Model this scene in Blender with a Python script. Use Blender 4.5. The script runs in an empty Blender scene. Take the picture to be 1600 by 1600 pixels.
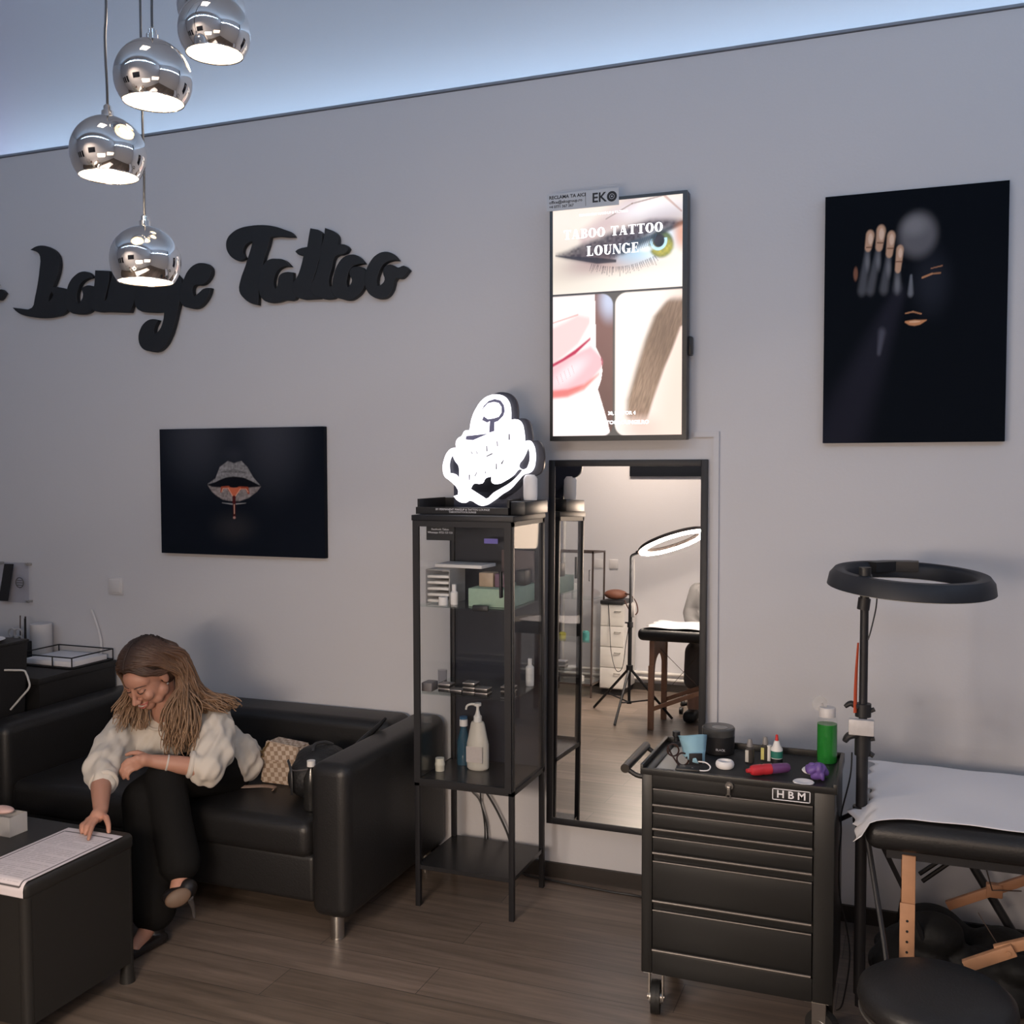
import bpy, bmesh, math, random
import numpy as np
from mathutils import Vector, Matrix, Euler
from mathutils.bvhtree import BVHTree

SC = bpy.context.scene
COL = SC.collection
rnd = random.Random(7)
PI = math.pi

# ---------------------------------------------------------------- camera
cam_d = bpy.data.cameras.new('camera')
cam_d.sensor_width = 36.0
cam_d.lens = 36.0
cam_d.clip_start = 0.05
cam = bpy.data.objects.new('camera', cam_d)
COL.objects.link(cam)
yaw, pit, rol = math.radians(21.25), math.radians(2.6), math.radians(-0.14)
fw = Vector((-math.sin(yaw)*math.cos(pit), math.cos(yaw)*math.cos(pit), -math.sin(pit)))
rt = Vector((math.cos(yaw), math.sin(yaw), 0))
up = rt.cross(fw)
rt2 = rt*math.cos(rol)+up*math.sin(rol)
up2 = -rt*math.sin(rol)+up*math.cos(rol)
M = Matrix((rt2, up2, -fw)).transposed().to_4x4()
M.translation = Vector((0, -4.05, 1.743))
cam.matrix_world = M
SC.camera = cam

# ---------------------------------------------------------------- world, lights, exposure
SC.view_settings.view_transform = 'Standard'
SC.view_settings.look = 'None'
SC.view_settings.exposure = 0.0
SC.view_settings.gamma = 1.0
SC.view_settings.use_curve_mapping = False
w = bpy.data.worlds.new('world'); SC.world = w; w.use_nodes = True
w.node_tree.nodes['Background'].inputs[0].default_value = (0.72, 0.8, 1, 1)
w.node_tree.nodes['Background'].inputs[1].default_value = 0.03
SC.cycles.max_bounces = 8
SC.cycles.sample_clamp_indirect = 4.0
SC.cycles.use_denoising = True

def area(name, loc, rot, sx, sy, power, color, spread=180):
    l = bpy.data.lights.new(name, 'AREA'); l.shape = 'RECTANGLE'
    l.size, l.size_y, l.energy, l.color = sx, sy, power, color
    l.spread = math.radians(spread)
    o = bpy.data.objects.new(name, l); COL.objects.link(o)
    o.location = loc; o.rotation_euler = rot
    return o
# light strips in the cove behind the top edge of the long wall; the right and front strips are unseen, added fill
area('cove_or_fill_strip', (-1.0, .07, 3.33), (math.radians(140), 0, 0), 7.6, 0.03, 15, (0.52, 0.74, 1.0))
area('cove_or_fill_strip', (-5.2, .07, 3.33), (math.radians(140), 0, 0), 0.7, 0.03, 1.5, (0.62, 0.52, 1.0))
area('cove_or_fill_strip', (2.5, -2.4, 3.4), (0, math.radians(115), 0), 0.03, 4.4, 30, (0.58, 0.76, 1.0))  # unseen strip, added to lift the cool ambient on the ceiling
area('cove_or_fill_strip', (-1.5, -4.74, 3.9), (math.radians(96), 0, 0), 7.6, 0.03, 31, (0.48, 0.71, 1.0), 110)  # unseen blue washer, added to tint the upper long wall
# warm work lamp standing behind the photographer; the three lights after it are unseen, added warm fill
area('work_lamp_or_fill', (-.75, -4.45, 1.50), (math.radians(72), 0, math.radians(16)), 0.90, 0.50, 17, (1.0, 0.75, 0.56), 120)
area('work_lamp_or_fill', (.9, -4.5, 1.5), (math.radians(72), 0, math.radians(25)), 1.2, 0.60, 6, (1.0, 0.75, 0.56), 120)  # unseen wide light, added to spread the warm fill
area('opposite_wall_fill', (-2.1, -3.9, 2.9), (math.radians(-38), 0, 0), 0.9, 0.15, 24, (1.0, 0.80, 0.64), 130)  # unseen light, added to brighten the opposite wall and the drawers
area('overhead_fill_light', (-1.5, -3.0, 4.2), (0, 0, 0), 0.5, 0.5, 5, (1.0, 0.84, 0.70))  # unseen weak downlight, added as general warm fill

# ---------------------------------------------------------------- materials
MATS = {}
def rgb(h):
    h = h.lstrip('#'); c = [int(h[i:i+2], 16)/255 for i in (0, 2, 4)]
    return tuple((x/12.92 if x <= .04045 else ((x+.055)/1.055)**2.4) for x in c)
def mat(name, color=(.5, .5, .5), rough=.5, metal=0, emit=None, es=1, trans=0, ior=1.45, bump=0, bscale=50, alpha=1,
        vary=0, vscale=8, coat=0, attr=None, sheen=0, spec=.5):
    if name in MATS: return MATS[name]
    if isinstance(color, str): color = rgb(color)
    m = bpy.data.materials.new(name); m.use_nodes = True
    nt = m.node_tree; b = nt.nodes['Principled BSDF']
    b.inputs['Base Color'].default_value = (*color, 1)
    b.inputs['Roughness'].default_value = rough
    b.inputs['Metallic'].default_value = metal
    b.inputs['IOR'].default_value = ior
    b.inputs['Specular IOR Level'].default_value = spec
    if coat: b.inputs['Coat Weight'].default_value = coat
    if sheen: b.inputs['Sheen Weight'].default_value = sheen
    if trans: b.inputs['Transmission Weight'].default_value = trans
    if alpha < 1: b.inputs['Alpha'].default_value = alpha
    if emit is not None:
        if isinstance(emit, str): emit = rgb(emit)
        b.inputs['Emission Color'].default_value = (*emit, 1)
        b.inputs['Emission Strength'].default_value = es
    tc = nt.nodes.new('ShaderNodeTexCoord')
    if attr:
        a = nt.nodes.new('ShaderNodeAttribute'); a.attribute_name = 'Col'
        if attr == 'emit':
            b.inputs['Base Color'].default_value = (.02, .02, .02, 1)
            nt.links.new(a.outputs['Color'], b.inputs['Emission Color'])
            b.inputs['Emission Strength'].default_value = es
        else:
            nt.links.new(a.outputs['Color'], b.inputs['Base Color'])
    if vary:
        n = nt.nodes.new('ShaderNodeTexNoise'); n.inputs['Scale'].default_value = vscale; n.inputs['Detail'].default_value = 4
        nt.links.new(tc.outputs['Object'], n.inputs['Vector'])
        r = nt.nodes.new('ShaderNodeMapRange'); r.inputs['To Min'].default_value = 1-vary; r.inputs['To Max'].default_value = 1+vary
        nt.links.new(n.outputs['Fac'], r.inputs['Value'])
        mx = nt.nodes.new('ShaderNodeMix'); mx.data_type = 'RGBA'; mx.blend_type = 'MULTIPLY'; mx.inputs['Factor'].default_value = 1
        if attr and attr != 'emit': nt.links.new(a.outputs['Color'], mx.inputs['A'])
        else: mx.inputs['A'].default_value = (*color, 1)
        nt.links.new(r.outputs['Result'], mx.inputs['B'])
        nt.links.new(mx.outputs['Result'], b.inputs['Base Color'])
    if bump:
        n = nt.nodes.new('ShaderNodeTexNoise'); n.inputs['Scale'].default_value = bscale; n.inputs['Detail'].default_value = 3
        nt.links.new(tc.outputs['Object'], n.inputs['Vector'])
        bp = nt.nodes.new('ShaderNodeBump'); bp.inputs['Strength'].default_value = bump; bp.inputs['Distance'].default_value = .01
        nt.links.new(n.outputs['Fac'], bp.inputs['Height']); nt.links.new(bp.outputs['Normal'], b.inputs['Normal'])
    MATS[name] = m
    return m
def thin_glass(name, tint=(.9, .95, .95), refl=.5):
    m = bpy.data.materials.new(name); m.use_nodes = True; nt = m.node_tree; nt.nodes.clear()
    o = nt.nodes.new('ShaderNodeOutputMaterial'); t = nt.nodes.new('ShaderNodeBsdfTransparent'); g = nt.nodes.new('ShaderNodeBsdfGlossy')
    lw = nt.nodes.new('ShaderNodeLayerWeight'); lw.inputs[0].default_value = .5
    f = nt.nodes.new('ShaderNodeMath'); f.operation = 'POWER'; f.inputs[1].default_value = 5; nt.links.new(lw.outputs['Facing'], f.inputs[0])
    mp = nt.nodes.new('ShaderNodeMath'); mp.operation = 'MULTIPLY_ADD'; mp.inputs[1].default_value = refl; mp.inputs[2].default_value = .022
    x = nt.nodes.new('ShaderNodeMixShader')
    t.inputs[0].default_value = (*tint, 1); g.inputs['Roughness'].default_value = .02; g.inputs[0].default_value = (1, 1, 1, 1)
    nt.links.new(f.outputs[0], mp.inputs[0]); nt.links.new(mp.outputs[0], x.inputs[0])
    nt.links.new(t.outputs[0], x.inputs[1]); nt.links.new(g.outputs[0], x.inputs[2]); nt.links.new(x.outputs[0], o.inputs[0])
    MATS[name] = m; return m

wall_m = mat('wall_paint', (.58, .575, .60), .85, bump=.05, bscale=90)
ceil_m = mat('ceiling_paint', (.60, .62, .66), .8)
black_metal = mat('black_metal', (.016, .016, .019), .5, .1)
black_gloss = mat('black_gloss', (.012, .012, .014), .38)
black_plastic = mat('black_plastic', (.014, .014, .016), .45)
leather = mat('black_leather', (.013, .0125, .013), .42, bump=.10, bscale=160)
chrome = mat('chrome', (.86, .84, .82), .06, 1)
steel = mat('brushed_steel', (.55, .53, .5), .3, 1)
white_p = mat('white_plastic', (.72, .70, .68), .45)
white_m = mat('white_matte', (.75, .73, .73), .75)
paper_m = mat('white_paper', (.78, .76, .78), .85)
clear = thin_glass('clear_glass', (.985, .99, .99), .55)
acryl = thin_glass('clear_acrylic', (.90, .90, .92), 1.2)
darkglass = thin_glass('tinted_shelf_glass', (.93, .97, .96), .9)

# ---------------------------------------------------------------- mesh helpers
def V(*a): return Vector(a[0]) if len(a) == 1 else Vector(a)
class MB:
    """collects shapes into one bmesh"""
    def __init__(s): s.b = bmesh.new(); s.smooth = []
    def _xf(s, vs, mtx):
        bmesh.ops.transform(s.b, matrix=mtx, verts=vs)
    def box(s, x0, x1, y0, y1, z0, z1, bev=0, seg=2, rz=0, rot=None):
        r = bmesh.ops.create_cube(s.b, size=1); vs = r['verts']
        sx, sy, sz = abs(x1-x0), abs(y1-y0), abs(z1-z0)
        bmesh.ops.scale(s.b, vec=(sx, sy, sz), verts=vs)
        if bev:
            es = list({e for v in vs for e in v.link_edges})
            rr = bmesh.ops.bevel(s.b, geom=es, offset=min(bev, .49*min(sx, sy, sz)), segments=seg, affect='EDGES', profile=.5)
            vs = list({v for f in rr['faces'] for v in f.verts} | {v for v in vs if v.is_valid})
            seen = set(vs); st = list(vs)
            while st:
                v = st.pop()
                for e in v.link_edges:
                    o = e.other_vert(v)
                    if o not in seen: seen.add(o); st.append(o)
            vs = list(seen)
        m = Matrix.Translation(((x0+x1)/2, (y0+y1)/2, (z0+z1)/2))
        if rot is not None: m = m @ rot.to_4x4()
        elif rz: m = m @ Matrix.Rotation(rz, 4, 'Z')
        s._xf(vs, m); return vs
    def cyl(s, p0, p1, r0, r1=None, seg=20, caps=True):
        p0, p1 = V(p0), V(p1); r1 = r0 if r1 is None else r1
        d = p1-p0; L = d.length
        r = bmesh.ops.create_cone(s.b, cap_ends=caps, cap_tris=False, segments=seg, radius1=r0, radius2=r1, depth=L)
        q = d.to_track_quat('Z', 'Y').to_matrix().to_4x4()
        s._xf(r['verts'], Matrix.Translation((p0+p1)/2) @ q); return r['verts']
    def sph(s, c, r, seg=20, rings=12, sc=(1, 1, 1), rot=None):
        q = bmesh.ops.create_uvsphere(s.b, u_segments=seg, v_segments=rings, radius=1)
        m = Matrix.Translation(V(c))
        if rot is not None: m = m @ rot.to_4x4()
        m = m @ Matrix.Diagonal((r*sc[0], r*sc[1], r*sc[2], 1))
        s._xf(q['verts'], m); return q['verts']
    def tube(s, pts, r, seg=8, closed=False, sub=0, flat=1.0):
        pts = [V(p) for p in pts]
        rs = list(r) if hasattr(r, '__len__') else [r]*len(pts)
        if sub:
            pts, rs = catmull(pts, rs, sub, closed)
        n = len(pts); rings = []
        prev = None
        for i in range(n):
            a = pts[(i-1) % n] if (closed or i > 0) else pts[i]
            b = pts[(i+1) % n] if (closed or i < n-1) else pts[i]
            t = (b-a).normalized()
            if prev is None:
                u = t.orthogonal().normalized()
            else:
                u = (prev - t*prev.dot(t))
                u = u.normalized() if u.length > 1e-6 else t.orthogonal().normalized()
            prev = u; v = t.cross(u)
            rings.append([s.b.verts.new(pts[i]+(u*math.cos(2*PI*k/seg)+v*flat*math.sin(2*PI*k/seg))*rs[i]) for k in range(seg)])
        m = n if closed else n-1
        for i in range(m):
            A, B = rings[i], rings[(i+1) % n]
            for k in range(seg):
                s.b.faces.new((A[k], A[(k+1) % seg], B[(k+1) % seg], B[k]))
        if not closed:
            s.b.faces.new(list(reversed(rings[0]))); s.b.faces.new(rings[-1])
        return rings
    def lathe(s, prof, c=(0, 0, 0), seg=28, rot=None):
        c = V(c); rings = []
        for (r, z) in prof:
            ring = []
            for k in range(seg):
                p = Vector((r*math.cos(2*PI*k/seg), r*math.sin(2*PI*k/seg), z))
                if rot is not None: p = rot @ p
                ring.append(s.b.verts.new(c+p))
            rings.append(ring)
        for A, B in zip(rings, rings[1:]):
            for k in range(seg): s.b.faces.new((A[k], A[(k+1) % seg], B[(k+1) % seg], B[k]))
        if prof[0][0] > 1e-5: s.b.faces.new(list(reversed(rings[0])))
        if prof[-1][0] > 1e-5: s.b.faces.new(rings[-1])
        return s
    def prism(s, poly, axis, d0, d1):
        """poly: 2D points; axis 'x','y','z' of extrusion"""
        def P(a, b, d): return {'x': (d, a, b), 'y': (a, d, b), 'z': (a, b, d)}[axis]
        A = [s.b.verts.new(P(a, b, d0)) for a, b in poly]; B = [s.b.verts.new(P(a, b, d1)) for a, b in poly]
        n = len(poly)
        s.b.faces.new(A); s.b.faces.new(list(reversed(B)))
        for k in range(n): s.b.faces.new((A[k], B[k], B[(k+1) % n], A[(k+1) % n]))
        return A+B
    def torus(s, c, R, r, rot=None, seg=48, rs=10, sc=(1, 1)):
        rings = []
        for i in range(seg):
            a = 2*PI*i/seg; ring = []
            for k in range(rs):
                q = 2*PI*k/rs
                p = Vector(((R+r*sc[0]*math.cos(q))*math.cos(a), (R+r*sc[0]*math.cos(q))*math.sin(a), r*sc[1]*math.sin(q)))
                if rot is not None: p = rot @ p
                ring.append(s.b.verts.new(V(c)+p))
            rings.append(ring)
        for i in range(seg):
            A, B = rings[i], rings[(i+1) % seg]
            for k in range(rs): s.b.faces.new((A[k], B[k], B[(k+1) % rs], A[(k+1) % rs]))
        return s
def catmull(pts, rs, sub, closed=False):
    n = len(pts); o = []; ro = []
    m = n if closed else n-1
    for i in range(m):
        g = lambda k: pts[k % n] if closed else pts[max(0, min(n-1, k))]
        p0, p1, p2, p3 = g(i-1), g(i), g(i+1), g(i+2)
        r1, r2 = rs[i], rs[(i+1) % n]
        for j in range(sub):
            t = j/sub
            o.append(.5*((2*p1)+(p2-p0)*t+(2*p0-5*p1+4*p2-p3)*t*t+(3*p1-p0-3*p2+p3)*t**3))
            ro.append(r1+(r2-r1)*t)
    if not closed: o.append(pts[-1]); ro.append(rs[-1])
    return o, ro

def wloc(o):
    p = Vector(o.location)
    while o.parent: o = o.parent; p = p+Vector(o.location)
    return p
def link_mesh(name, me, m, parent=None, recenter=True):
    n = len(me.vertices)
    co = np.empty(n*3, 'f'); me.vertices.foreach_get('co', co); co = co.reshape(-1, 3)
    c = np.zeros(3)
    if recenter and n:
        c = (co.min(0)+co.max(0))/2; c[2] = co[:, 2].min()
        me.vertices.foreach_set('co', (co-c).astype('f').ravel()); me.update()
    if m is not None:
        me.materials.clear(); me.materials.append(m)
    o = bpy.data.objects.new(name, me); COL.objects.link(o)
    c = Vector(c)
    if parent is not None:
        o.parent = parent; o.location = c-wloc(parent)
    else: o.location = c
    return o
def obj(name, mb, m, parent=None, smooth=True, angle=35, label=None):
    me = bpy.data.meshes.new(name)
    bmesh.ops.recalc_face_normals(mb.b, faces=mb.b.faces)
    mb.b.to_mesh(me); mb.b.free()
    if smooth:
        me.polygons.foreach_set('use_smooth', [True]*len(me.polygons))
        me.set_sharp_from_angle(angle=math.radians(angle))
    o = link_mesh(name, me, m, parent)
    if label: o['label'] = label
    return o
def tag(o, label, cat, group=None, kind=None):
    o['label'] = label; o['category'] = cat
    if group: o['group'] = group
    if kind: o['kind'] = kind
    return o
def thing(name, label, cat, loc, group=None):
    o = bpy.data.objects.new(name, None); COL.objects.link(o); o.location = loc; o.empty_display_size = .05
    return tag(o, label, cat, group)
def struct(o, label=None):
    o['kind'] = 'structure'
    if label: o['label'] = label
    return o
def copy_tree(o, d, label=None):
    """copy a thing, its parts and sub-parts, shifted by d"""
    r = o.copy(); COL.objects.link(r); r.location = Vector(o.location)+V(d)
    if label: r['label'] = label
    for c in list(o.children):
        e = c.copy(); COL.objects.link(e); e.parent = r
        for g in list(c.children):
            h = g.copy(); COL.objects.link(h); h.parent = e
    return r
def bx(name, m, x0, x1, y0, y1, z0, z1, bev=0, parent=None, **k):
    b = MB(); b.box(x0, x1, y0, y1, z0, z1, bev, **k); return obj(name, b, m, parent)
def text(name, s, size, m, origin, xdir=(1, 0, 0), zdir=(0, 0, 1), ext=.0004, parent=None, align='CENTER', offset=0, sx=1, spacing=1):
    cu = bpy.data.curves.new(name, 'FONT'); cu.body = s; cu.size = size; cu.extrude = ext; cu.align_x = align; cu.align_y = 'CENTER'
    cu.offset = offset; cu.resolution_u = 2; cu.space_character = spacing
    t = bpy.data.objects.new('tmp', cu); COL.objects.link(t)
    dg = bpy.context.evaluated_depsgraph_get(); me = bpy.data.meshes.new_from_object(t.evaluated_get(dg)); me.name = name
    bpy.data.objects.remove(t)
    X = V(xdir).normalized(); Z = V(zdir).normalized(); N = X.cross(Z)
    mt = Matrix((X*sx, Z, N)).transposed().to_4x4(); mt.translation = V(origin)
    me.transform(mt)
    return link_mesh(name, me, m, parent)
def curve_fill(name, splines, m, y, thick, bev=.002, parent=None, axis='y'):
    """filled outline (with holes) in the x-z plane, front face at y-thick"""
    cu = bpy.data.curves.new(name, 'CURVE'); cu.dimensions = '2D'; cu.fill_mode = 'BOTH'; cu.extrude = thick/2-bev; cu.bevel_depth = bev; cu.bevel_resolution = 2
    for sp in splines:
        s = cu.splines.new('BEZIER'); s.bezier_points.add(len(sp)-1); s.use_cyclic_u = True; s.resolution_u = 3
        n = len(sp)
        for i, (a, c) in enumerate(sp):
            p = s.bezier_points[i]; p.co = (a, c, 0)
            pa, pb = sp[i-1], sp[(i+1) % n]
            va = (a-pa[0], c-pa[1]); vb = (pb[0]-a, pb[1]-c)
            la, lb = math.hypot(*va), math.hypot(*vb)
            cosang = (va[0]*vb[0]+va[1]*vb[1])/(la*lb+1e-9)
            if cosang < .35: p.handle_left_type = p.handle_right_type = 'VECTOR'
            else: p.handle_left_type = p.handle_right_type = 'AUTO'
    t = bpy.data.objects.new('tmp', cu); COL.objects.link(t)
    dg = bpy.context.evaluated_depsgraph_get(); dg.update(); me = bpy.data.meshes.new_from_object(t.evaluated_get(dg)); me.name = name
    bpy.data.objects.remove(t)
    mt = Matrix(((1, 0, 0, 0), (0, 0, -1, y-thick/2), (0, 1, 0, 0), (0, 0, 0, 1)))
    me.transform(mt)
    return me
def join_meshes(name, mes, m, parent=None):
    b = bmesh.new()
    for me in mes: b.from_mesh(me)
    o = bpy.data.meshes.new(name); b.to_mesh(o); b.free()
    return link_mesh(name, o, m, parent)
def picture(name, func, nx, ny, corner, xvec, zvec, m, parent=None):
    """grid of coloured vertices: func(u,v) with v downward -> linear rgb"""
    u = np.linspace(0, 1, nx); v = np.linspace(0, 1, ny); U, Vv = np.meshgrid(u, v)
    c = np.array(corner, 'f'); X = np.array(xvec, 'f'); Z = np.array(zvec, 'f')
    co = c+U[..., None]*X-Vv[..., None]*Z
    idx = np.arange(nx*ny).reshape(ny, nx)
    f = np.stack([idx[1:, :-1], idx[1:, 1:], idx[:-1, 1:], idx[:-1, :-1]], -1).reshape(-1, 4)
    me = bpy.data.meshes.new(name)
    me.vertices.add(nx*ny); me.vertices.foreach_set('co', co.astype('f').ravel())
    me.loops.add(f.size); me.loops.foreach_set('vertex_index', f.ravel().astype('i'))
    me.polygons.add(len(f)); me.polygons.foreach_set('loop_start', np.arange(0, f.size, 4, dtype='i'))
    me.update(calc_edges=True); me.validate()
    R = np.clip(func(U, Vv), 0, 8)
    a = me.attributes.new('Col', 'FLOAT_COLOR', 'POINT')
    a.data.foreach_set('color', np.concatenate([R, np.ones_like(R[..., :1])], -1).astype('f').ravel())
    return link_mesh(name, me, m, parent)
# image painting in numpy
def lin(h): return np.array(rgb(h))
def sstep(a, b, x): t = np.clip((x-a)/(b-a), 0, 1); return t*t*(3-2*t)
def blend(img, mask, col): return img*(1-mask[..., None])+np.asarray(col)*mask[..., None]
def band(U, Vv, xs, top, bot, soft=.006):
    t = np.interp(U, xs, top); b = np.interp(U, xs, bot)
    return sstep(t-soft, t+soft, Vv)*(1-sstep(b-soft, b+soft, Vv))*(U > xs[0])*(U < xs[-1])
def ell(U, Vv, cx, cy, rx, ry, soft=.3, ang=0):
    a = math.radians(ang); du, dv = U-cx, Vv-cy
    x = du*math.cos(a)+dv*math.sin(a); y = -du*math.sin(a)+dv*math.cos(a)
    return 1-sstep(1-soft, 1+soft, np.sqrt((x/rx)**2+(y/ry)**2))
def seg_m(U, Vv, p, q, w0, w1, soft=.4):
    p, q = np.array(p), np.array(q); d = q-p; L = (d**2).sum()
    t = np.clip(((U-p[0])*d[0]+(Vv-p[1])*d[1])/L, 0, 1)
    dist = np.sqrt((U-p[0]-t*d[0])**2+(Vv-p[1]-t*d[1])**2); ww = w0+(w1-w0)*t
    return 1-sstep(1-soft, 1+soft, dist/ww)
def noise2(U, Vv, fx, fy, seed=0):
    r = np.random.RandomState(seed); g = r.rand(int(fy)+3, int(fx)+3)
    x, y = U*fx, Vv*fy; x = np.mod(x, fx); y = np.mod(y, fy); xi, yi = x.astype(int), y.astype(int); tx, ty = x-xi, y-yi
    tx = tx*tx*(3-2*tx); ty = ty*ty*(3-2*ty)
    return (g[yi, xi]*(1-tx)+g[yi, xi+1]*tx)*(1-ty)+(g[yi+1, xi]*(1-tx)+g[yi+1, xi+1]*tx)*ty
def evaluated(o):
    dg = bpy.context.evaluated_depsgraph_get(); dg.update()
    return bpy.data.meshes.new_from_object(o.evaluated_get(dg))
def fuse(name, mb, m, voxel, smooth=4, parent=None, post=None):
    """one continuous skin around overlapping closed volumes"""
    me = bpy.data.meshes.new(name); bmesh.ops.recalc_face_normals(mb.b, faces=mb.b.faces); mb.b.to_mesh(me); mb.b.free()
    t = bpy.data.objects.new('tmp', me); COL.objects.link(t)
    r = t.modifiers.new('r', 'REMESH'); r.mode = 'VOXEL'; r.voxel_size = voxel
    if smooth:
        s = t.modifiers.new('s', 'SMOOTH'); s.factor = .5; s.iterations = smooth
    out = evaluated(t); bpy.data.objects.remove(t); out.name = name
    if post: post(out)
    out.polygons.foreach_set('use_smooth', [True]*len(out.polygons))
    return link_mesh(name, out, m, parent)
def chain(b, pts, rs, seg=18):
    """capsules through the joints"""
    pts = [V(p) for p in pts]
    for i in range(len(pts)-1):
        b.cyl(pts[i], pts[i+1], rs[i], rs[i+1], seg)
    for p, r in zip(pts, rs): b.sph(p, r, seg, 10)
LOUNGE=[[[(-4.184,2.846),(-4.152,2.857),(-4.107,2.858),(-4.059,2.843),(-4.02,2.815),(-4.005,2.78),(-4.009,2.73),(-4.028,2.684),(-4.051,2.645),(-4.016,2.644),(-3.972,2.634),(-3.946,2.628),(-3.953,2.537),(-3.984,2.512),(-4.038,2.502),(-4.109,2.5),(-4.19,2.509),(-4.263,2.526),(-4.294,2.543),(-4.312,2.558),(-4.271,2.552),(-4.187,2.552),(-4.165,2.604),(-4.145,2.671),(-4.131,2.739),(-4.125,2.806),(-4.14,2.829)],[(-4.054,2.628),(-4.045,2.611),(-4.055,2.591),(-4.08,2.572),(-4.075,2.606)]],[[(-3.955,2.625),(-3.936,2.664),(-3.9,2.695),(-3.856,2.71),(-3.813,2.701),(-3.792,2.681),(-3.831,2.674),(-3.862,2.659),(-3.885,2.627),(-3.896,2.588),(-3.887,2.55),(-3.865,2.566),(-3.851,2.598),(-3.86,2.629),(-3.824,2.64),(-3.781,2.631),(-3.775,2.541),(-3.797,2.522),(-3.827,2.507),(-3.888,2.506),(-3.931,2.516),(-3.961,2.545),(-3.965,2.585)]],[[(-3.77,2.71),(-3.687,2.701),(-3.69,2.655),(-3.705,2.603),(-3.723,2.557),(-3.71,2.558),(-3.688,2.615),(-3.669,2.666),(-3.653,2.705),(-3.585,2.706),(-3.535,2.696),(-3.511,2.656),(-3.526,2.578),(-3.561,2.496),(-3.707,2.507),(-3.758,2.51),(-3.797,2.528),(-3.8,2.569),(-3.779,2.634)]],[[(-3.352,2.485),(-3.361,2.439),(-3.387,2.395),(-3.416,2.38),(-3.419,2.403),(-3.395,2.446),(-3.426,2.452),(-3.467,2.441),(-3.499,2.407),(-3.51,2.361),(-3.491,2.321),(-3.446,2.303),(-3.397,2.299),(-3.356,2.322),(-3.323,2.366),(-3.298,2.422),(-3.28,2.479),(-3.263,2.53),(-3.246,2.586),(-3.261,2.639),(-3.34,2.683),(-3.437,2.689),(-3.495,2.654),(-3.517,2.591),(-3.529,2.539),(-3.507,2.505),(-3.442,2.49)]],[[(-3.259,2.562),(-3.234,2.63),(-3.205,2.673),(-3.165,2.696),(-3.126,2.698),(-3.088,2.684),(-3.077,2.661),(-3.093,2.624),(-3.128,2.601),(-3.171,2.601),(-3.185,2.589),(-3.185,2.557),(-3.175,2.545),(-3.148,2.561),(-3.121,2.578),(-3.084,2.579),(-3.094,2.551),(-3.122,2.515),(-3.162,2.493),(-3.209,2.498),(-3.248,2.516)]]]
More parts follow.
